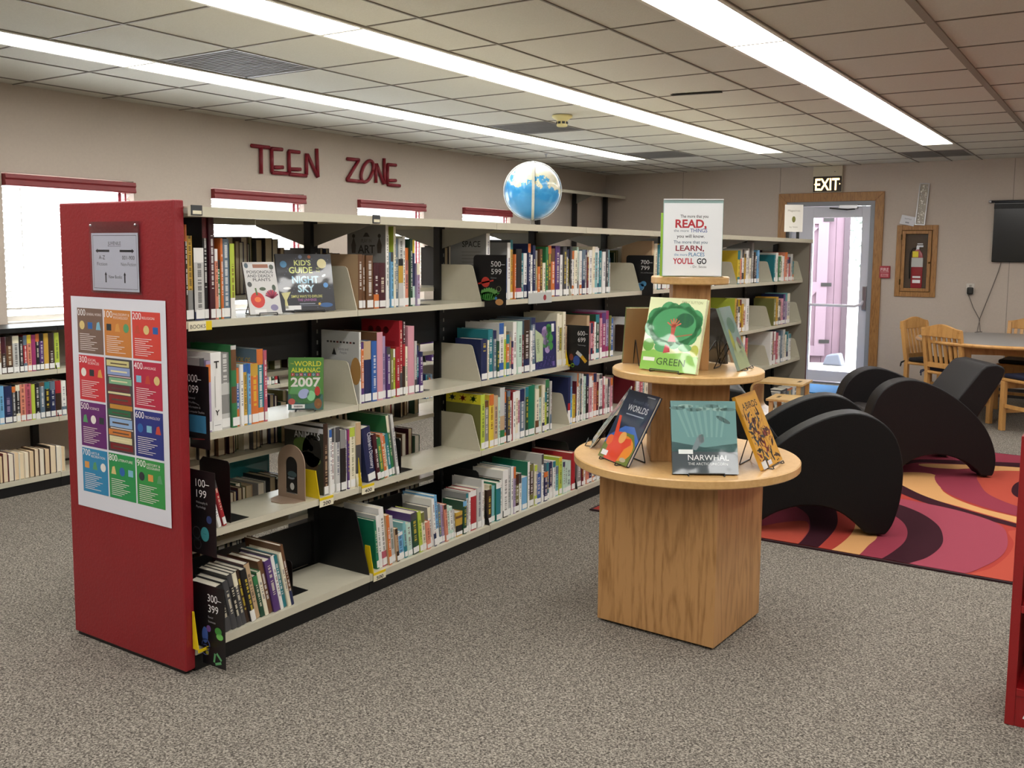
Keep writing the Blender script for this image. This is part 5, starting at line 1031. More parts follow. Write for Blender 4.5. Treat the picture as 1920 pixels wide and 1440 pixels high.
f.text('you will know.', u, h*.525, .0125, '2a2c30', wd=.105, off=.01); f.text('The more that you', u, h*.445, .0115, '4f6a80', wd=.128, off=.01); f.text('LEARN,', u-.002, h*.345, .020, '8a2a38', wd=.108, off=.02); f.text('the more', u-.036, h*.275, .010, '3a7aa8', wd=.05); f.text('PLACES', u+.024, h*.27, .014, '3a7aa8', wd=.06, off=.01)
f.text("YOU'LL", u-.026, h*.165, .021, 'b82a3a', wd=.078, off=.03); f.text('GO', u+.044, h*.165, .021, '202024', wd=.036, off=.03); f.text('- Dr. Seuss', u+.032, h*.11, .009, '4a4a50', wd=.06)
f.build('printed_quote', PRINT, q, (0, -.0006, .004), (PI/2, 0, 0)); tag(q, 'clear stand-up sign with a red and blue reading quotation', 'sign')
qb = Matrix.Translation(tab(1297, 519, zTt)) @ Euler((0, 0, D(29))).to_matrix().to_4x4()
gb = faceout('lime green book standing behind the quotation sign', .21, .245, .012, qb @ Vector((-.012, .06, .0005)), D(29), .0, '9cc23a', None, group=GD)
# ================================================================== GLOBE
gx, gy = -.22, ysol(998, -.22, ZT)
def globemat():
    m, nt, p = nodes_of('globe_map'); tc = nt.nodes.new('ShaderNodeTexCoord'); n = nt.nodes.new('ShaderNodeTexNoise'); n.inputs['Scale'].default_value = 6.5; n.inputs['Detail'].default_value = 6; n.inputs['Roughness'].default_value = .55
    mp = nt.nodes.new('ShaderNodeMapping'); mp.inputs['Location'].default_value = (.33, .1, .62); nt.links.new(tc.outputs['Object'], mp.inputs[0]); nt.links.new(mp.outputs[0], n.inputs['Vector'])
    sp = nt.nodes.new('ShaderNodeSeparateXYZ'); nt.links.new(tc.outputs['Object'], sp.inputs[0])
    ad = nt.nodes.new('ShaderNodeMath'); ad.operation = 'MULTIPLY_ADD'; ad.inputs[1].default_value = 1.9; nt.links.new(sp.outputs[2], ad.inputs[0]); nt.links.new(n.outputs['Fac'], ad.inputs[2])
    cr = nt.nodes.new('ShaderNodeValToRGB'); e = cr.color_ramp.elements; e[0].position = 0; e[0].color = (*lin('2f86c4'), 1); e[1].position = 1; e[1].color = (*lin('f0efe6'), 1)
    for pos, c in ((.50, '2f8fd0'), (.575, '4fa8de'), (.58, 'd9d8b4'), (.66, 'e9e6da'), (.72, 'f2f1ec')): k = cr.color_ramp.elements.new(pos); k.color = (*lin(c), 1)
    nt.links.new(ad.outputs[0], cr.inputs[0]); nt.links.new(cr.outputs[0], p.inputs['Base Color']); p.inputs['Roughness'].default_value = .28; p.inputs['Coat Weight'].default_value = .4; return m
gl = tag(empty('globe', (gx, gy, ZT)), 'blue and white world globe on top of the tall shelving', 'globe'); GRr = .163; gz = .047+GRr
MB().sphere((0, 0, 0), GRr, 48, 32).build('ball', globemat(), gl, (0, 0, gz), (0, .2, 0), smooth=True)
ca = math.atan2(CAM.y-gy, CAM.x-gx)+.02
pth = [((GRr+.006)*math.cos(t)*math.cos(ca), (GRr+.006)*math.cos(t)*math.sin(ca), gz+(GRr+.006)*math.sin(t)) for t in [-PI/2+PI*i/28 for i in range(29)]]
mr = MB(); sdv = Vector((-math.sin(ca), math.cos(ca), 0))
for i in range(28):
    a, b = Vector(pth[i]), Vector(pth[i+1]); ra = (a-Vector((0, 0, gz))).normalized()*.003; wv = sdv*.0075
    mr.faces([a-wv, a+wv, b+wv, b-wv, a-wv+ra, a+wv+ra, b+wv+ra, b-wv+ra], [(4, 5, 6, 7), (0, 3, 2, 1), (0, 1, 5, 4), (2, 3, 7, 6), (1, 2, 6, 5), (3, 0, 4, 7)])
mr.build('meridian_arm', mat('pale_metal', 'c9cabc', rough=.35), gl)
MB().tube([(GRr*1.03*math.cos(a), GRr*1.03*math.sin(a), 0) for a in [2*PI*i/48 for i in range(48)]], .003, 6, True).build('horizon_ring', mat('clear_ring', 'd8dde0', rough=.2), gl, (0, 0, gz), (PI/2, 0, ca+PI/2), smooth=True)
MB().lathe([(.075, 0), (.075, .006), (.03, .012), (.012, .02), (.012, .046)], 28).build('foot', mat('globe_foot', '8a8478', rough=.4), gl, autos=True)
# ================================================================== TEEN ZONE LETTERS
m_let = mat('letter_red', '7d1524', rough=.45, noise=.12, nscale=30)
ZX = lambda x, y: on(0, XL+.016, 360+x/3.097, 240+y/3.097)
LET = [('T', [[(345, 102), (450, 114)], [(400, 108), (402, 265)]]), ('E', [[(462, 122), (465, 258)], [(462, 120), (524, 125)], [(475, 228), (528, 228)], [(465, 259), (556, 265)]]),
 ('E', [[(562, 136), (565, 266)], [(562, 134), (624, 141)], [(572, 239), (630, 240)], [(566, 268), (664, 278)]]), ('N', [[(665, 148), (665, 272)], [(669, 152), (730, 285)], [(724, 120), (731, 284)]]),
 ('Z', [[(902, 179), (970, 185)], [(968, 188), (900, 300)], [(900, 302), (985, 311)]]), ('O', [[(1018+32*math.cos(t)+ -10*math.sin(t)*-1.6, 252-62*math.sin(t)) for t in [2*PI*i/20 for i in range(21)]]]),
 ('N', [[(1068, 206), (1068, 318)], [(1071, 208), (1114, 325)], [(1116, 176), (1118, 324)]]), ('E', [[(1136, 212), (1134, 328)], [(1136, 212), (1184, 216)], [(1142, 305), (1184, 305)], [(1136, 329), (1207, 336)]])]
LLAB = ['first letter T of TEEN', 'E beside the T in TEEN', 'E beside the N in TEEN', 'final N of TEEN', 'slanted Z of ZONE', 'oval O of ZONE', 'N of ZONE', 'final E of ZONE']
for i, (ch, strokes) in enumerate(LET):
    mb = MB()
    for s_ in strokes: mb.tube([ZX(*p) for p in s_], .0155, 10)
    o = mb.build('wall_letter', m_let, smooth=True)
    tag(o, 'dark red wall letter, '+LLAB[i], 'letter', 'TEEN ZONE letters')
# ================================================================== RUG
rug = tag(empty('area_rug', (1.3, 4.2, 0)), 'red, peach and maroon rug with sweeping curves under the armchairs', 'rug')
RX0, RX1, RY0, RY1 = .185, 3.0, 2.655, 5.80
MB().box(RX0, RX1, RY0, RY1, .0005, .009).build('backing', mat('rug_edge', '2a1016', rough=.95), rug, (-1.3, -4.2, 0))
RC = dict(d='34151e', r='9c3a31', o='a84839', p='c3925f', b='863443', k='91404f')
m_pile = colmat('rug_pile', rough=.95, spec=.1)
f = Flat(); e_ = .015
def clipbox(pts):
    x0, x1, y0, y1 = RX0+e_, RX1-e_, RY0+e_, RY1-e_
    for ax, lim, sg in ((0, x0, 1), (0, x1, -1), (1, y0, 1), (1, y1, -1)):
        out = []
        for i in range(len(pts)):
            a, b = pts[i-1], pts[i]; ia, ib = (a[ax]-lim)*sg >= 0, (b[ax]-lim)*sg >= 0
            if ia != ib: t = (lim-a[ax])/(b[ax]-a[ax]); out.append((a[0]+t*(b[0]-a[0]), a[1]+t*(b[1]-a[1])))
            if ib: out.append(b)
        pts = out
        if not pts: return pts
    return pts
def smoothpoly(pts, n=6):
    out = []; L = len(pts)
    for i in range(L):
        p0, p1, p2, p3 = [Vector(pts[(i+k-1) % L]) for k in range(4)]
        for j in range(n):
            t = j/n; q = .5*((2*p1)+(p2-p0)*t+(2*p0-5*p1+4*p2-p3)*t*t+(-p0+3*p1-3*p2+p3)*t**3); out.append((q.x, q.y))
    return out
def patch(c, pxs, sm=True):
    """outline read off the photograph where the rug lies on the floor"""
    pts = []
    for x, y in pxs: q = on(2, .01, 1380+x/2.572, 560+y/2.572); pts.append((q.x, q.y))
    if sm: pts = smoothpoly(pts)
    pts = clipbox(pts)
    if len(pts) > 2:
        f.up(); f.shape(pts, RC[c])
f.rect(RX0+e_, RY0+e_, RX1-e_, RY1-e_, RC['r'])
patch('b', [(560, 780), (1000, 740), (1600, 700), (1800, 800), (1500, 830), (1230, 835), (900, 850), (700, 850), (500, 830)])
patch('d', [(880, 775), (1200, 785), (1500, 800), (1800, 830), (1800, 850), (1500, 822), (1200, 806), (900, 790), (820, 800)])
patch('p', [(900, 796), (1240, 806), (1500, 826), (1800, 860), (1800, 900), (1500, 850), (1240, 830), (950, 815)])
patch('p', [(740, 870), (800, 838), (960, 850), (1000, 930), (1150, 1000), (1389, 1060), (1700, 1120), (1700, 1170), (1389, 1092), (1100, 1010), (900, 950)])
patch('b', [(962, 850), (1100, 820), (1250, 835), (1320, 900), (1360, 980), (1600, 1090), (1389, 1055), (1180, 1000), (1010, 930)])
patch('o', [(1170, 850), (1300, 830), (1600, 860), (1600, 1040), (1389, 1010), (1230, 950), (1180, 900)])
patch('d', [(1328, 925), (1350, 890), (1420, 870), (1560, 880), (1560, 980), (1420, 975), (1350, 955)])
patch('d', [(740, 872), (900, 948), (1100, 1015), (1389, 1096), (1700, 1180), (1700, 1210), (1389, 1114), (1080, 1035), (870, 970), (720, 900)])
patch('k', [(720, 1010), (760, 965), (900, 985), (1100, 1030), (1270, 1090), (1310, 1160), (1290, 1230), (1200, 1290), (1050, 1330), (700, 1290), (600, 1150)])
patch('o', [(1320, 1120), (1340, 1180), (1310, 1240), (1230, 1300), (1120, 1340), (1250, 1400), (1500, 1380), (1500, 1150)])
patch('d', [(1260, 1395), (1330, 1365), (1500, 1350), (1500, 1480), (1260, 1440)])
patch('d', [(640, 985), (750, 985), (880, 1030), (970, 1090), (998, 1150), (985, 1200), (920, 1250), (820, 1285), (760, 1340), (560, 1320), (400, 1200), (450, 1050)])
patch('b', [(660, 1040), (740, 1040), (800, 1075), (826, 1120), (815, 1170), (760, 1220), (680, 1265), (560, 1300), (400, 1200), (500, 1060)])
patch('p', [(440, 975), (520, 990), (600, 1050), (655, 1100), (680, 1150), (640, 1190), (570, 1250), (440, 1260), (300, 1200), (300, 1050)])
patch('r', [(400, 975), (480, 995), (550, 1030), (575, 1080), (560, 1130), (510, 1180), (440, 1225), (350, 1260), (200, 1200), (250, 1030)])
patch('d', [(250, 960), (400, 965), (470, 1000), (490, 1060), (480, 1110), (430, 1170), (370, 1215), (280, 1220), (100, 1150), (120, 1000)])
patch('b', [(130, 990), (270, 1000), (340, 1040), (357, 1090), (345, 1135), (285, 1192), (180, 1200), (40, 1150), (20, 1040)])
patch('o', [(60, 1120), (200, 1085), (330, 1075), (352, 1110), (330, 1150), (286, 1190), (180, 1195), (60, 1170)])
f.build('pile', m_pile, rug, (-1.3, -4.2, .0095))
# ================================================================== ARMCHAIRS
m_lea = mat('black_leather', '080808', rough=.5, bump=.25, bscale=180, spec=.3); m_lea2 = mat('brown_black_leather', '120e0f', rough=.5, bump=.25, bscale=180, spec=.3); m_seat = mat('seat_leather', '25201f', rough=.45, bump=.25, bscale=180)
ARM = [(.115, 0), (.085, 0), (.045, .0), (-.0, .06), (-.03, .16), (-.045, .28), (-.04, .40), (-.005, .52), (.06, .60), (.15, .645), (.25, .65), (.37, .615), (.5, .545), (.62, .45), (.715, .345), (.775, .23), (.80, .12), (.79, .03), (.765, 0), (.72, 0), (.67, .055), (.585, .11), (.48, .145), (.37, .15), (.27, .125), (.185, .065)]
def armchair(label, loc, rz, mt):
    a = empty('armchair', loc, rz)                       # local +x is the way it faces, origin between the feet
    prof = smoothpoly(ARM, 3); prof = [(.39-x, max(.012, z)) for x, z in prof]
    for s_ in (-1, 1):
        y0, y1 = sorted((s_*.385, s_*.245))
        MB().prism(prof, y0, y1, 'y').build('arm', mt, a, bevel=.028, seg=4, autos=True)
        for x in (.315, -.355): MB().box(x-.02, x+.02, (y0+y1)/2-.03, (y0+y1)/2+.03, 0, .018).build('foot', m_black, a)
    MB().prism([(.36, .24), (.38, .30), (.37, .38), (.33, .41), (-.12, .37), (-.25, .30), (-.2, .2), (.2, .18)], -.244, .244, 'y').build('seat', m_seat, a, bevel=.03, seg=4, autos=True)
    MB().prism([(-.06, .32), (-.20, .28), (-.33, .36), (-.49, .64), (-.51, .70), (-.50, .725), (-.45, .745), (-.38, .735), (-.345, .705), (-.12, .40)], -.243, .243, 'y').build('backrest', mt, a, bevel=.025, seg=4, autos=True)
    tag(a, label, 'armchair', 'black leather armchairs'); return a
armchair('black leather armchair with arched arms beside the display table', (1.24, 3.235, .0125), D(26), m_lea)
armchair('dark brown-black leather armchair with arched arms nearest the round table', (1.49, 4.98, .0125), D(26+180+6), m_lea2)
# ================================================================== ROUND TABLE AND WOODEN CHAIRS
m_mapl = woodmat('maple_chair', 'c8975a', 'ad7b3f', scale=(12, 12, 2), rough=.35, grain=3); m_lam = mat('grey_laminate', '8e8b88', rough=.35, noise=.06, nscale=150); m_navy = mat('navy_cushion', '141a34', rough=.8); m_blk = mat('black_cushion', '121013', rough=.8)
tb = tag(empty('round_table', (1.80, 7.56, 0), .3), 'round table with grey top and maple edge near the wall', 'table')
MB().lathe([(.745, .70), (.745, .731), (.738, .732)], 64).build('top', m_lam, tb, autos=True)
MB().lathe([(.746, .698), (.762, .703), (.766, .715), (.762, .727), (.746, .731)], 64).build('edge_band', m_mapl, tb, smooth=True)
for sx in (-1, 1):
    for sy in (-1, 1): MB().box(sx*.40-.035, sx*.40+.035, sy*.40-.035, sy*.40+.035, 0, .70).build('leg', m_mapl, tb, bevel=.006)
MB().box(-.43, .43, -.41, -.385, .62, .70).box(-.43, .43, .385, .41, .62, .70).box(-.41, -.385, -.385, .385, .62, .70).box(.385, .41, -.385, .385, .62, .70).build('apron', m_mapl, tb)
def wchair(label, loc, rz, cush):
    c = empty('wooden_chair', loc, rz)                   # faces local -y, back at +y
    for s_ in (-1, 1):
        MB().box(s_*.19-.02, s_*.19+.02, -.20, -.155, 0, .425).build('leg', m_mapl, c, bevel=.004)
        MB().prism([(.155, 0), (.205, 0), (.20, .43), (.265, .83), (.228, .83), (.16, .43)], s_*.19-.018, s_*.19+.018, 'x').build('leg', m_mapl, c, bevel=.004)
        MB().box(s_*.19-.01, s_*.19+.01, -.155, .16, .20, .23).build('stretcher', m_mapl, c)
    MB().box(-.2, .2, -.21, .20, .425, .45).build('seat', m_mapl, c, bevel=.008)
    MB().box(-.17, .17, -.195, -.175, .36, .425).build('apron', m_mapl, c); MB().box(-.17, .17, -.19, -.17, .15, .18).build('stretcher', m_mapl, c)
    n = 14; top = [(-.21+.42*i/n, .855+.022*math.cos((i/n-.5)*2*PI)*.9+.006) for i in range(n+1)]
    MB().prism([(-.21, .765), (.21, .765)]+top[::-1], .236, .262, 'y').build('top_rail', m_mapl, c, bevel=.004)
    MB().box(-.172, .172, .185, .207, .485, .53).build('lower_rail', m_mapl, c, bevel=.003)
    for i in range(6):
        x = -.135+i*.054; MB().prism([(.188, .52), (.202, .52), (.256, .78), (.242, .78)], x-.014, x+.014, 'x').build('slat', m_mapl, c)
    cu = MB().box(-.185, .185, -.2, .17, .451, .49).build('cushion', cush, c, bevel=.016, seg=3, autos=True)
    for s_ in (-1, 1): MB().tube([(s_*.17, .16, .465), (s_*.20, .19, .46), (s_*.235, .21, .445), (s_*.25, .2, .42)], .006, 6).tube([(s_*.20, .19, .46), (s_*.22, .225, .43), (s_*.215, .23, .40)], .006, 6).build('tie', cush, cu)
    tag(c, label, 'chair', 'maple slat-back chairs'); return c
def cface(label, x, y, cush, tgt=(1.80, 7.56), turn=0.):
    d = Vector(tgt)-Vector((x, y)); return wchair(label, (x, y, 0), math.atan2(d.y, d.x)+PI/2+turn, cush)
cface('maple slat-back chair with a dark cushion on the door side of the round table', 1.16, 7.84, m_blk)
cface('maple slat-back chair with its back to the brown-black armchair', 1.47, 7.17, m_navy, turn=.15)
cface('maple slat-back chair between the round table and the wall', 1.88, 8.30, m_blk, turn=.0)
cface('maple chair with a navy cushion beyond the armchair backrest', 2.12, 6.93, m_navy, turn=.35)
# ================================================================== BACK WALL FITTINGS
Yw = YB-.001
ex = empty('exit_sign', (-.258, Yw, 2.19)); 
MB().box(-.165, .165, -.035, 0, .0, .295).build('housing', mat('exit_housing', 'c9bfa8', rough=.5), ex, bevel=.004)
MB().box(-.158, .158, -.038, -.034, .005, .178).build('dark_face', mat('exit_face', '2a1c12', rough=.5), ex)
vs, fs, x0, x1, y0, y1 = textmesh('EXIT', .02); mb = MB(); mb.faces([((p[0]-(x0+x1)/2)*.27/(x1-x0), p[1]*.135/.72, 0) for p in vs], fs)
mb.build('lit_letters', emit('exit_glow', 'ffd890', 3.2), ex, (0, -.0395, .024), (PI/2, 0, 0))
for s_ in (-1, 1): MB().prism([(s_*.148, .09), (s_*.135, .08), (s_*.135, .10)], -.0405, -.0385, 'y').build('chevron', emit('exit_glow', 'ffd890', 3.2), ex)
MB().box(.075, .085, -.037, -.034, .225, .232).build('test_button', m_black, ex)
tag(ex, 'lit exit sign with glowing cream letters above the door', 'exit sign')
# fire extinguisher cabinet
fc = empty('extinguisher_cabinet', (.722, Yw, 1.03)); hw, H = .21, .78
for a in ((-hw, -hw+.055, 0, H), (hw-.055, hw, 0, H), (-hw+.055, hw-.055, 0, .055), (-hw+.055, hw-.055, H-.055, H)): MB().box(a[0], a[1], -.02, 0, a[2], a[3]).build('frame_rail', m_oak, fc, bevel=.004)
dw = .15; dr = MB().box(-dw, -dw+.035, -.032, -.012, .06, H-.06).box(dw-.035, dw, -.032, -.012, .06, H-.06).box(-dw+.035, dw-.035, -.032, -.012, .06, .095).box(-dw+.035, dw-.035, -.032, -.012, H-.095, H-.06).build('door', m_oak, fc, bevel=.003)
MB().box(-dw+.035, dw-.035, -.024, -.021, .095, H-.095).build('pane', m_glass, dr); MB().sphere((dw-.012, -.038, H*.48), .012, 12, 8).build('knob', mat('brass', '7a5a2a', rough=.3, metal=1), dr, smooth=True)
for z in (.13, H-.16): MB().box(-dw-.012, -dw+.004, -.034, -.03, z, z+.06).build('hinge', mat('dark_brass', '4a3a22', rough=.4, metal=1), dr)
MB().box(-hw+.05, hw-.05, -.003, -.001, .05, H-.05).build('back_board', mat('cabinet_inside', '57483a', rough=.8), fc)
tag(fc, 'oak framed glass-fronted extinguisher cabinet on the wall', 'cabinet')
fe = empty('fire_extinguisher', (.735, Yw-.012, 1.127)); sq = .016
mb = MB(); mr_ = mat('extinguisher_red', '8d1620', rough=.3, coat=.5)
ob = MB().lathe([(.052, 0), (.058, .01), (.058, .33), (.05, .38), (.03, .405), (.02, .42)], 28).build('cylinder', mr_, fe, smooth=True); ob.scale = (1, .13, 1)
ob = MB().lathe([(.0595, .23), (.0595, .33)], 28).build('label_band', mat('label_silver', 'b8b8b4', rough=.4), fe); ob.scale = (1, .13, 1)
MB().box(-.05, .01, -.0098, -.0082, .335, .40).build('yellow_tag', mat('tag_yellow', 'd8c62a', rough=.5), fe); MB().box(-.04, .04, -.0092, -.0078, .055, .09).box(-.04, .04, -.0092, -.0078, .11, .13).build('white_label', m_white, fe)
MB().box(-.015, .015, -.006, .002, .42, .45).box(-.01, .055, -.005, .001, .445, .465).box(-.005, .05, -.005, .001, .475, .485).build('valve_handle', m_chrome, fe)
MB().tube([(-.01, -.003, .435), (-.05, -.004, .43), (-.075, -.004, .38), (-.078, -.004, .25), (-.07, -.004, .1)], .005, 8).build('hose', m_black, fe, smooth=True)
tag(fe, 'red fire extinguisher with a yellow tag inside the oak cabinet', 'extinguisher')
fa = empty('fire_alarm_sign', (.405, Yw, 1.228)); MB().box(-.055, .055, -.03, 0, 0, .135).build('plate', mat('alarm_red', 'a8303c', rough=.4), fa, bevel=.004)
f = Flat(); f.text('FIRE', 0, .078, .036, 'e8c8c8', wd=.085, off=.01); f.rect(-.045, .065, .045, .069, 'e0b8b8'); f.rect(-.04, .015, .04, .05, 'c87a80'); f.up(); f.text('PULL', 0, .022, .02, '8a2430', wd=.05, off=.01); f.build('lettering', PRINT, fa, (0, -.0308, 0), (PI/2, 0, 0)); tag(fa, 'small red fire alarm box beside the oak door frame', 'fire alarm')
# sparkling framed strip and paper standing on the cabinet
sp_ = empty('crystal_strip', (.745, Yw-.03, 1.81)); sp_.rotation_euler = (-.05, .06, 0); m_cry = mat('crystal', 'fffaf0', rough=.1)
MB().box(-.05, -.043, -.006, .006, 0, .45).box(.043, .05, -.006, .006, 0, .45).box(-.043, .043, -.006, .006, 0, .007).box(-.043, .043, -.006, .006, .443, .45).build('frame', m_chrome, sp_)
MB().box(-.043, .043, .002, .005, .007, .443).build('backing', mat('strip_back', 'a39a8c', rough=.3), sp_)
mb = MB(); r3 = random.Random(2)
for j in range(70): mb.sphere((r3.uniform(-.03, .03), -.003, r3.uniform(.02, .43)), r3.uniform(.004, .009), 6, 4)
mb.build('beads', m_cry, sp_)['kind'] = 'stuff'; tag(sp_, 'tall narrow glittering crystal strip standing on the extinguisher cabinet', 'decoration')
pp = MB().box(-.075, .075, -.001, .001, 0, .10).build('paper_notice', mat('notice_paper', 'd6d6da', rough=.5), None, (.61, Yw-.035, 1.812), (-.15, .22, 0)); tag(pp, 'tilted white paper leaning behind the crystal strip', 'paper')
f = Flat(); f.text('NOTICE', 0, .06, .014, '6a6a72', wd=.07); f.rect(-.02, .02, .02, .034, '8a8a90'); f.build('lettering', PRINT, pp, (0, -.0014, 0), (PI/2, 0, 0))
# hanging black screen, cords, outlet
tv = empty('wall_screen', (1.95, Yw-.005, 1.42)); 
MB().tube([(-.52, -.03, .625), (.55, -.03, .625)], .014, 10).build('roller', mat('dark_rod', '2a2a2c', rough=.4), tv, smooth=True); MB().sphere((-.525, -.03, .625), .018, 10, 8).build('rod_end', m_chrome, tv, smooth=True)
MB().box(-.485, .55, -.038, -.008, 0, .615).build('panel', mat('screen_black', '101214', rough=.18), tv, bevel=.006)
MB().box(-.487, .55, -.040, -.006, .55, .60).build('top_band', mat('band_black', '0a0a0b', rough=.5), tv); tag(tv, 'black rectangular wall screen hanging from a rod', 'screen')
ol = empty('wall_outlet', (1.275, Yw, 1.07)); MB().box(-.04, .04, -.006, 0, 0, .12).build('cover_plate', mat('outlet_plate', 'c9c3ba', rough=.4), ol, bevel=.003); MB().box(-.012, .012, -.008, -.005, .075, .105).build('socket', mat('socket', '9a948a', rough=.5), ol); tag(ol, 'pale wall outlet plate below the screen', 'outlet')
pa = empty('power_adapter', (1.278, Yw-.007, 1.075)); MB().box(-.03, .03, -.045, 0, 0, .075).build('body', mat('adapter_black', '15140f', rough=.4), pa, bevel=.012, seg=3); 
P0 = on(1, Yw-.01, 1816, 553); P1 = on(1, Yw-.02, 1837, 600); P2 = on(1, Yw-.05, 1832, 622)
MB().tube([Vector((0, -.03, .002)), P0-pa.location, (P0+P1)/2-pa.location+Vector((-.01, 0, 0)), P1-pa.location, P2-pa.location, on(2, .735, 1841, 622)-pa.location], .004, 6).build('cord', mat('grey_cord', '6a635c', rough=.6), pa); tag(pa, 'black power adapter with a cord plugged into the wall outlet', 'adapter')
C0 = on(1, Yw-.012, 1877, 492); C1 = on(1, Yw-.012, 1858, 545); C2 = on(1, Yw-.02, 1836, 600); C3 = on(1, Yw-.06, 1838, 622)
o = MB().tube([C0, C0*.7+C1*.3+Vector((.005, 0, 0)), C1, C1*.5+C2*.5, C2, C3, on(2, .735, 1828, 623)], .004, 6).build('screen_cord', mat('grey_cord', '6a635c')); tag(o, 'grey cord hanging from the black screen to the round table', 'cord')
# blue door mat
tag(MB().box(-.75, .45, 8.12, 8.80, .0005, .012).build('door_mat', mat('blue_mat', '2f74ad', rough=.9, noise=.2, nscale=40), bevel=.004), 'bright blue mat on the carpet inside the exit door', 'mat')
# ================================================================== RED BOOKCASE AT THE RIGHT
rc = empty('red_bookcase', (3.0, 1.36, 0)); m_redc = mat('red_bookcase_paint', '8c1418', rough=.32, noise=.1, nscale=9, bump=.3, bscale=60, coat=.2)
x0, x1, y0, y1, hh = 2.484-3.0, 3.46-3.0, 1.20-1.36, 1.52-1.36, .93
MB().box(x0, x0+.028, y0, y1, 0, hh).build('side_panel', m_redc, rc, bevel=.002); MB().box(x1-.028, x1, y0, y1, 0, hh).build('side_panel', m_redc, rc, bevel=.002)
MB().box(x0+.028, x1-.028, y1-.01, y1, 0, hh).build('back_board', m_redc, rc); MB().box(x0+.028, x1-.028, y0+.004, y0+.02, 0, .10).build('kick_board', m_redc, rc)
for z in (.10, .37, .64, hh-.025): MB().box(x0+.028, x1-.028, y0, y1-.01, z, z+.025).build('shelf', m_redc, rc, bevel=.002)
MB().prism([(x0+.05, .03), (x0+.085, .025), (x0+.08, .05), (x0+.06, .055)], y0+.0032, y0+.004, 'y').build('paint_chip', m_white, rc)
tag(rc, 'low red painted bookcase with a chipped kick board', 'bookcase')
y = 0; r4 = random.Random(9)
for z, nb in ((.125, 4), (.395, 5)):
    xx = 2.56 if z > .2 else 2.60
    for j in range(nb):
        t = r4.uniform(.012, .03); c = ['cream', 'tan', 'navy', 'lgrey', 'green'][j]; B = dict(z=z+.0005, X=0, y=0, t=t, h=r4.uniform(.19, .23), c=c, d=.17, seg=mkseg(c), lab=True, lean=0, rz=0, seed=2.1*j)
        mb = MB(); cover_mb(mb, B); o = mb.build('book', COVER, None, (xx+t/2, 1.235, z+.0005), (0, 0, -PI/2)); pm = MB(); pages_mb(pm, B); pm.build('page_block', PAGES, o); xx += t+.001
        tag(o, '%s book on the %s shelf of the red bookcase' % (cname(c), 'upper' if z > .2 else 'lower'), 'book', 'books in the red bookcase')
# ================================================================== BENT PLYWOOD STOOLS
m_ply = woodmat('birch_ply', 'e2c084', 'd2ac6c', scale=(8, 8, 3), rough=.35, grain=2); m_plye = mat('ply_edge', 'a98f74', rough=.6)
def stool(label, loc, rz, w=.36, hs=.43, L=.42):
    s_ = empty('plywood_stool', loc, rz); t = .016; r = .07; outer = [(L, hs)]+[(r+(-r)*math.sin(a), hs-r+r*math.cos(a)) for a in [PI/2*i/6 for i in range(7)]]
    outer += [(r-r*math.cos(a), .16+r-r*math.sin(a)) for a in [PI/2*i/6*.8 for i in range(7)]]+[(.33, .03), (L*.95, 0)]
    def offs(path, d):
        out = []
        for i in range(len(path)):
            a = Vector(path[max(0, i-1)]); b = Vector(path[min(len(path)-1, i+1)]); v = (b-a).normalized(); out.append((path[i][0]-v.y*d, path[i][1]+v.x*d))
        return out
    inner = offs(outer, t); vs = []; fs = []; n = len(outer)
    for y in (-w/2, w/2): vs += [(p[0], y, p[1]) for p in outer]+[(p[0], y, max(0, p[1])) for p in inner]
    for i in range(n-1):
        fs += [(i, i+1, 2*n+i+1, 2*n+i), (n+i+1, n+i, 3*n+i, 3*n+i+1), (i+1, i, n+i, n+i+1), (2*n+i, 2*n+i+1, 3*n+i+1, 3*n+i)]
    fs += [(0, 2*n, 3*n, n), (n-1, 2*n-1, 4*n-1, 3*n-1)]
    MB().faces(vs, fs).build('bent_body', m_ply, s_, autos=True)
    MB().box(L-.075, L-.05, -.045, .045, hs-.002, hs+.0008).build('hand_slot', mat('slot_shadow', '6a5a40', rough=.9), s_)
    for y in (-w/2+.03, w/2-.03): MB().box(L-.05, L-.02, y-.015, y+.015, .0, hs-t).build('support', m_ply, s_)
    tag(s_, label, 'stool', 'bent plywood stools')
stool('bent birch plywood stool beside the end of the tall shelving', (.13, 5.66, .0125), D(3))
stool('lower bent birch plywood stool tucked behind the black armchair', (.76, 5.24, .0125), D(184), hs=.36, w=.32, L=.36)
# ================================================================== CORNER WALL SHELVING, SMALL SIGN, CEILING BITS
cs = empty('corner_shelving', (XL+.02, 8.15, 0)); tag(cs, 'tall narrow cream shelving with black uprights in the far corner', 'shelving')
for y in (-.86, 0., .80): MB().box(0, .05, y-.022, y+.022, 0, 2.20).build('upright', m_black, cs)
for (a, b) in ((-.84, -.01), (.01, .83)):
    MB().box(0, .30, a, b, 2.2, 2.205).box(.288, .30, a, b, 2.17, 2.2).build('canopy', m_cream, cs)
    for z in (1.25, .9, .55, .1): MB().box(.05, .29, a, b, z-.005, z).box(.278, .29, a, b, z-.03, z-.005).build('shelf', m_cream, cs)
for y in (-.86, 0.): MB().prism([(.05, 2.08), (.29, 2.18), (.29, 2.198), (.05, 2.198)], y-.002, y+.002, 'y').build('canopy_bracket', mat('grey_steel', '8e8b82'), cs)
mg = empty('stand_up_sign', (-.05, NS*W-.20, ZT)); mg.rotation_euler = (0, 0, D(38))
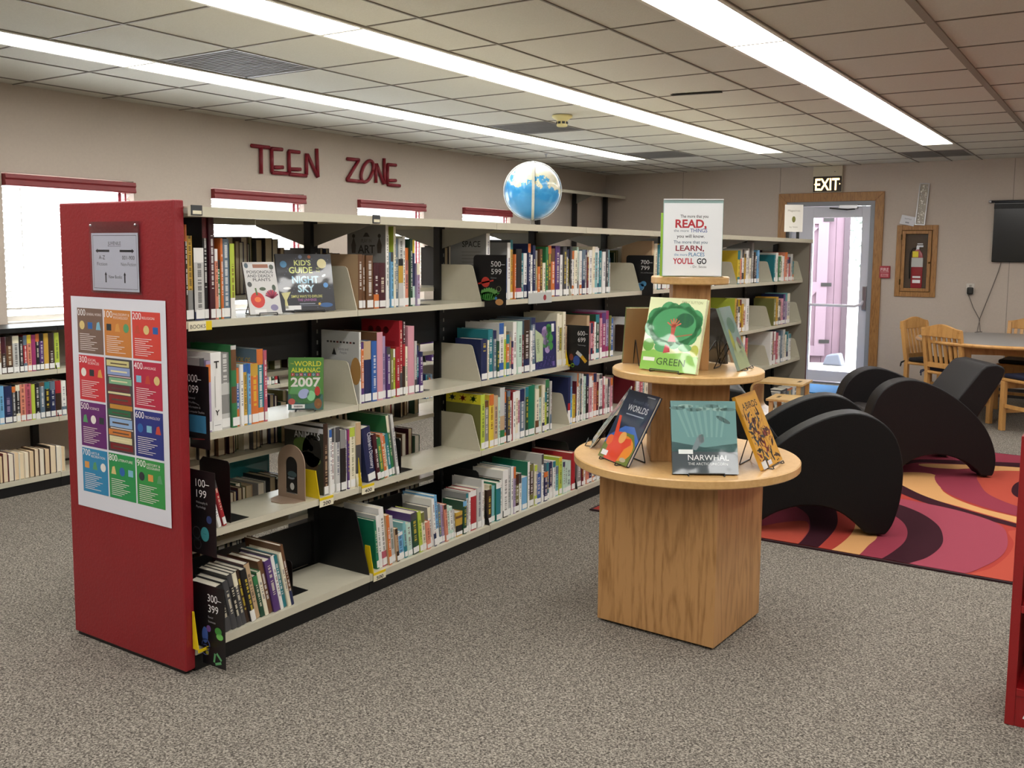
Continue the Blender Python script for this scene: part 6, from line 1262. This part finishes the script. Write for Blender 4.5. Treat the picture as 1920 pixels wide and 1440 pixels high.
MB().box(-.09, .09, 0, .003, .07, .33).build('card', mat('sign_card', 'd9d6d0', rough=.5), mg); MB().box(-.065, -.045, -.012, .015, 0, .07).box(.035, .055, -.012, .015, 0, .07).build('clip_feet', m_black, mg)
f = Flat(); f.up(); f.text('Magazines', 0, .265, .018, '8a8578', wd=.12); f.disc(0, .19, .018, '6a6a2a', ry=.03); f.text('by Vicki', 0, .11, .014, '7a766c', wd=.08); f.build('printing', PRINT, mg, (0, -.0008, 0), (PI/2, 0, 0)); tag(mg, 'white stand-up card sign on the far end of the tall shelving', 'sign')
sd = on(2, ZC, 1054, 216); s_ = empty('smoke_detector', (sd.x, sd.y, ZC-.003)); m_sd = mat('aged_cream', 'd8cc92', rough=.45)
MB().lathe([(.075, 0), (.075, -.012), (.05, -.03), (.04, -.034), (.04, -.075), (.034, -.08)][::-1], 28).build('housing', m_sd, s_, autos=True)
for i in range(8): a = i*PI/4; MB().box(-.011, .011, -.003, .003, -.062, -.045).build('vent_slot', m_black, s_, (.039*math.cos(a), .039*math.sin(a), 0), (0, 0, a+PI/2))
tag(s_, 'yellowed round smoke detector on the ceiling', 'smoke detector')
g0 = on(2, ZC-.008, 1266, 179); g1 = on(2, ZC-.008, 1346, 174)
o = MB().box(-.16, .16, -.02, .02, -.004, .0).build('lifted_tile_shade', mat('gap_shade', '1c1610', rough=.9), None, ((g0.x+g1.x)/2, (g0.y+g1.y)/2, ZC-.0032), (0, 0, math.atan2(g1.y-g0.y, g1.x-g0.x))); tag(o, 'dark strip standing for the shade where a ceiling tile edge has lifted', 'gap')  # solid dark strip, painted as the shade inside a gap
hk = on(2, ZC, 950, 290); o = MB().lathe([(.018, 0), (.018, -.006), (.006, -.01), (.006, -.03), (.012, -.034)][::-1], 14).build('sprinkler_head', m_chrome, None, (on(2, ZC, 1024, 288).x, on(2, ZC, 1024, 288).y, ZC-.003)); tag(o, 'tiny ceiling sprinkler head above the globe', 'sprinkler')
bpy.data.scenes.remove(_ts)
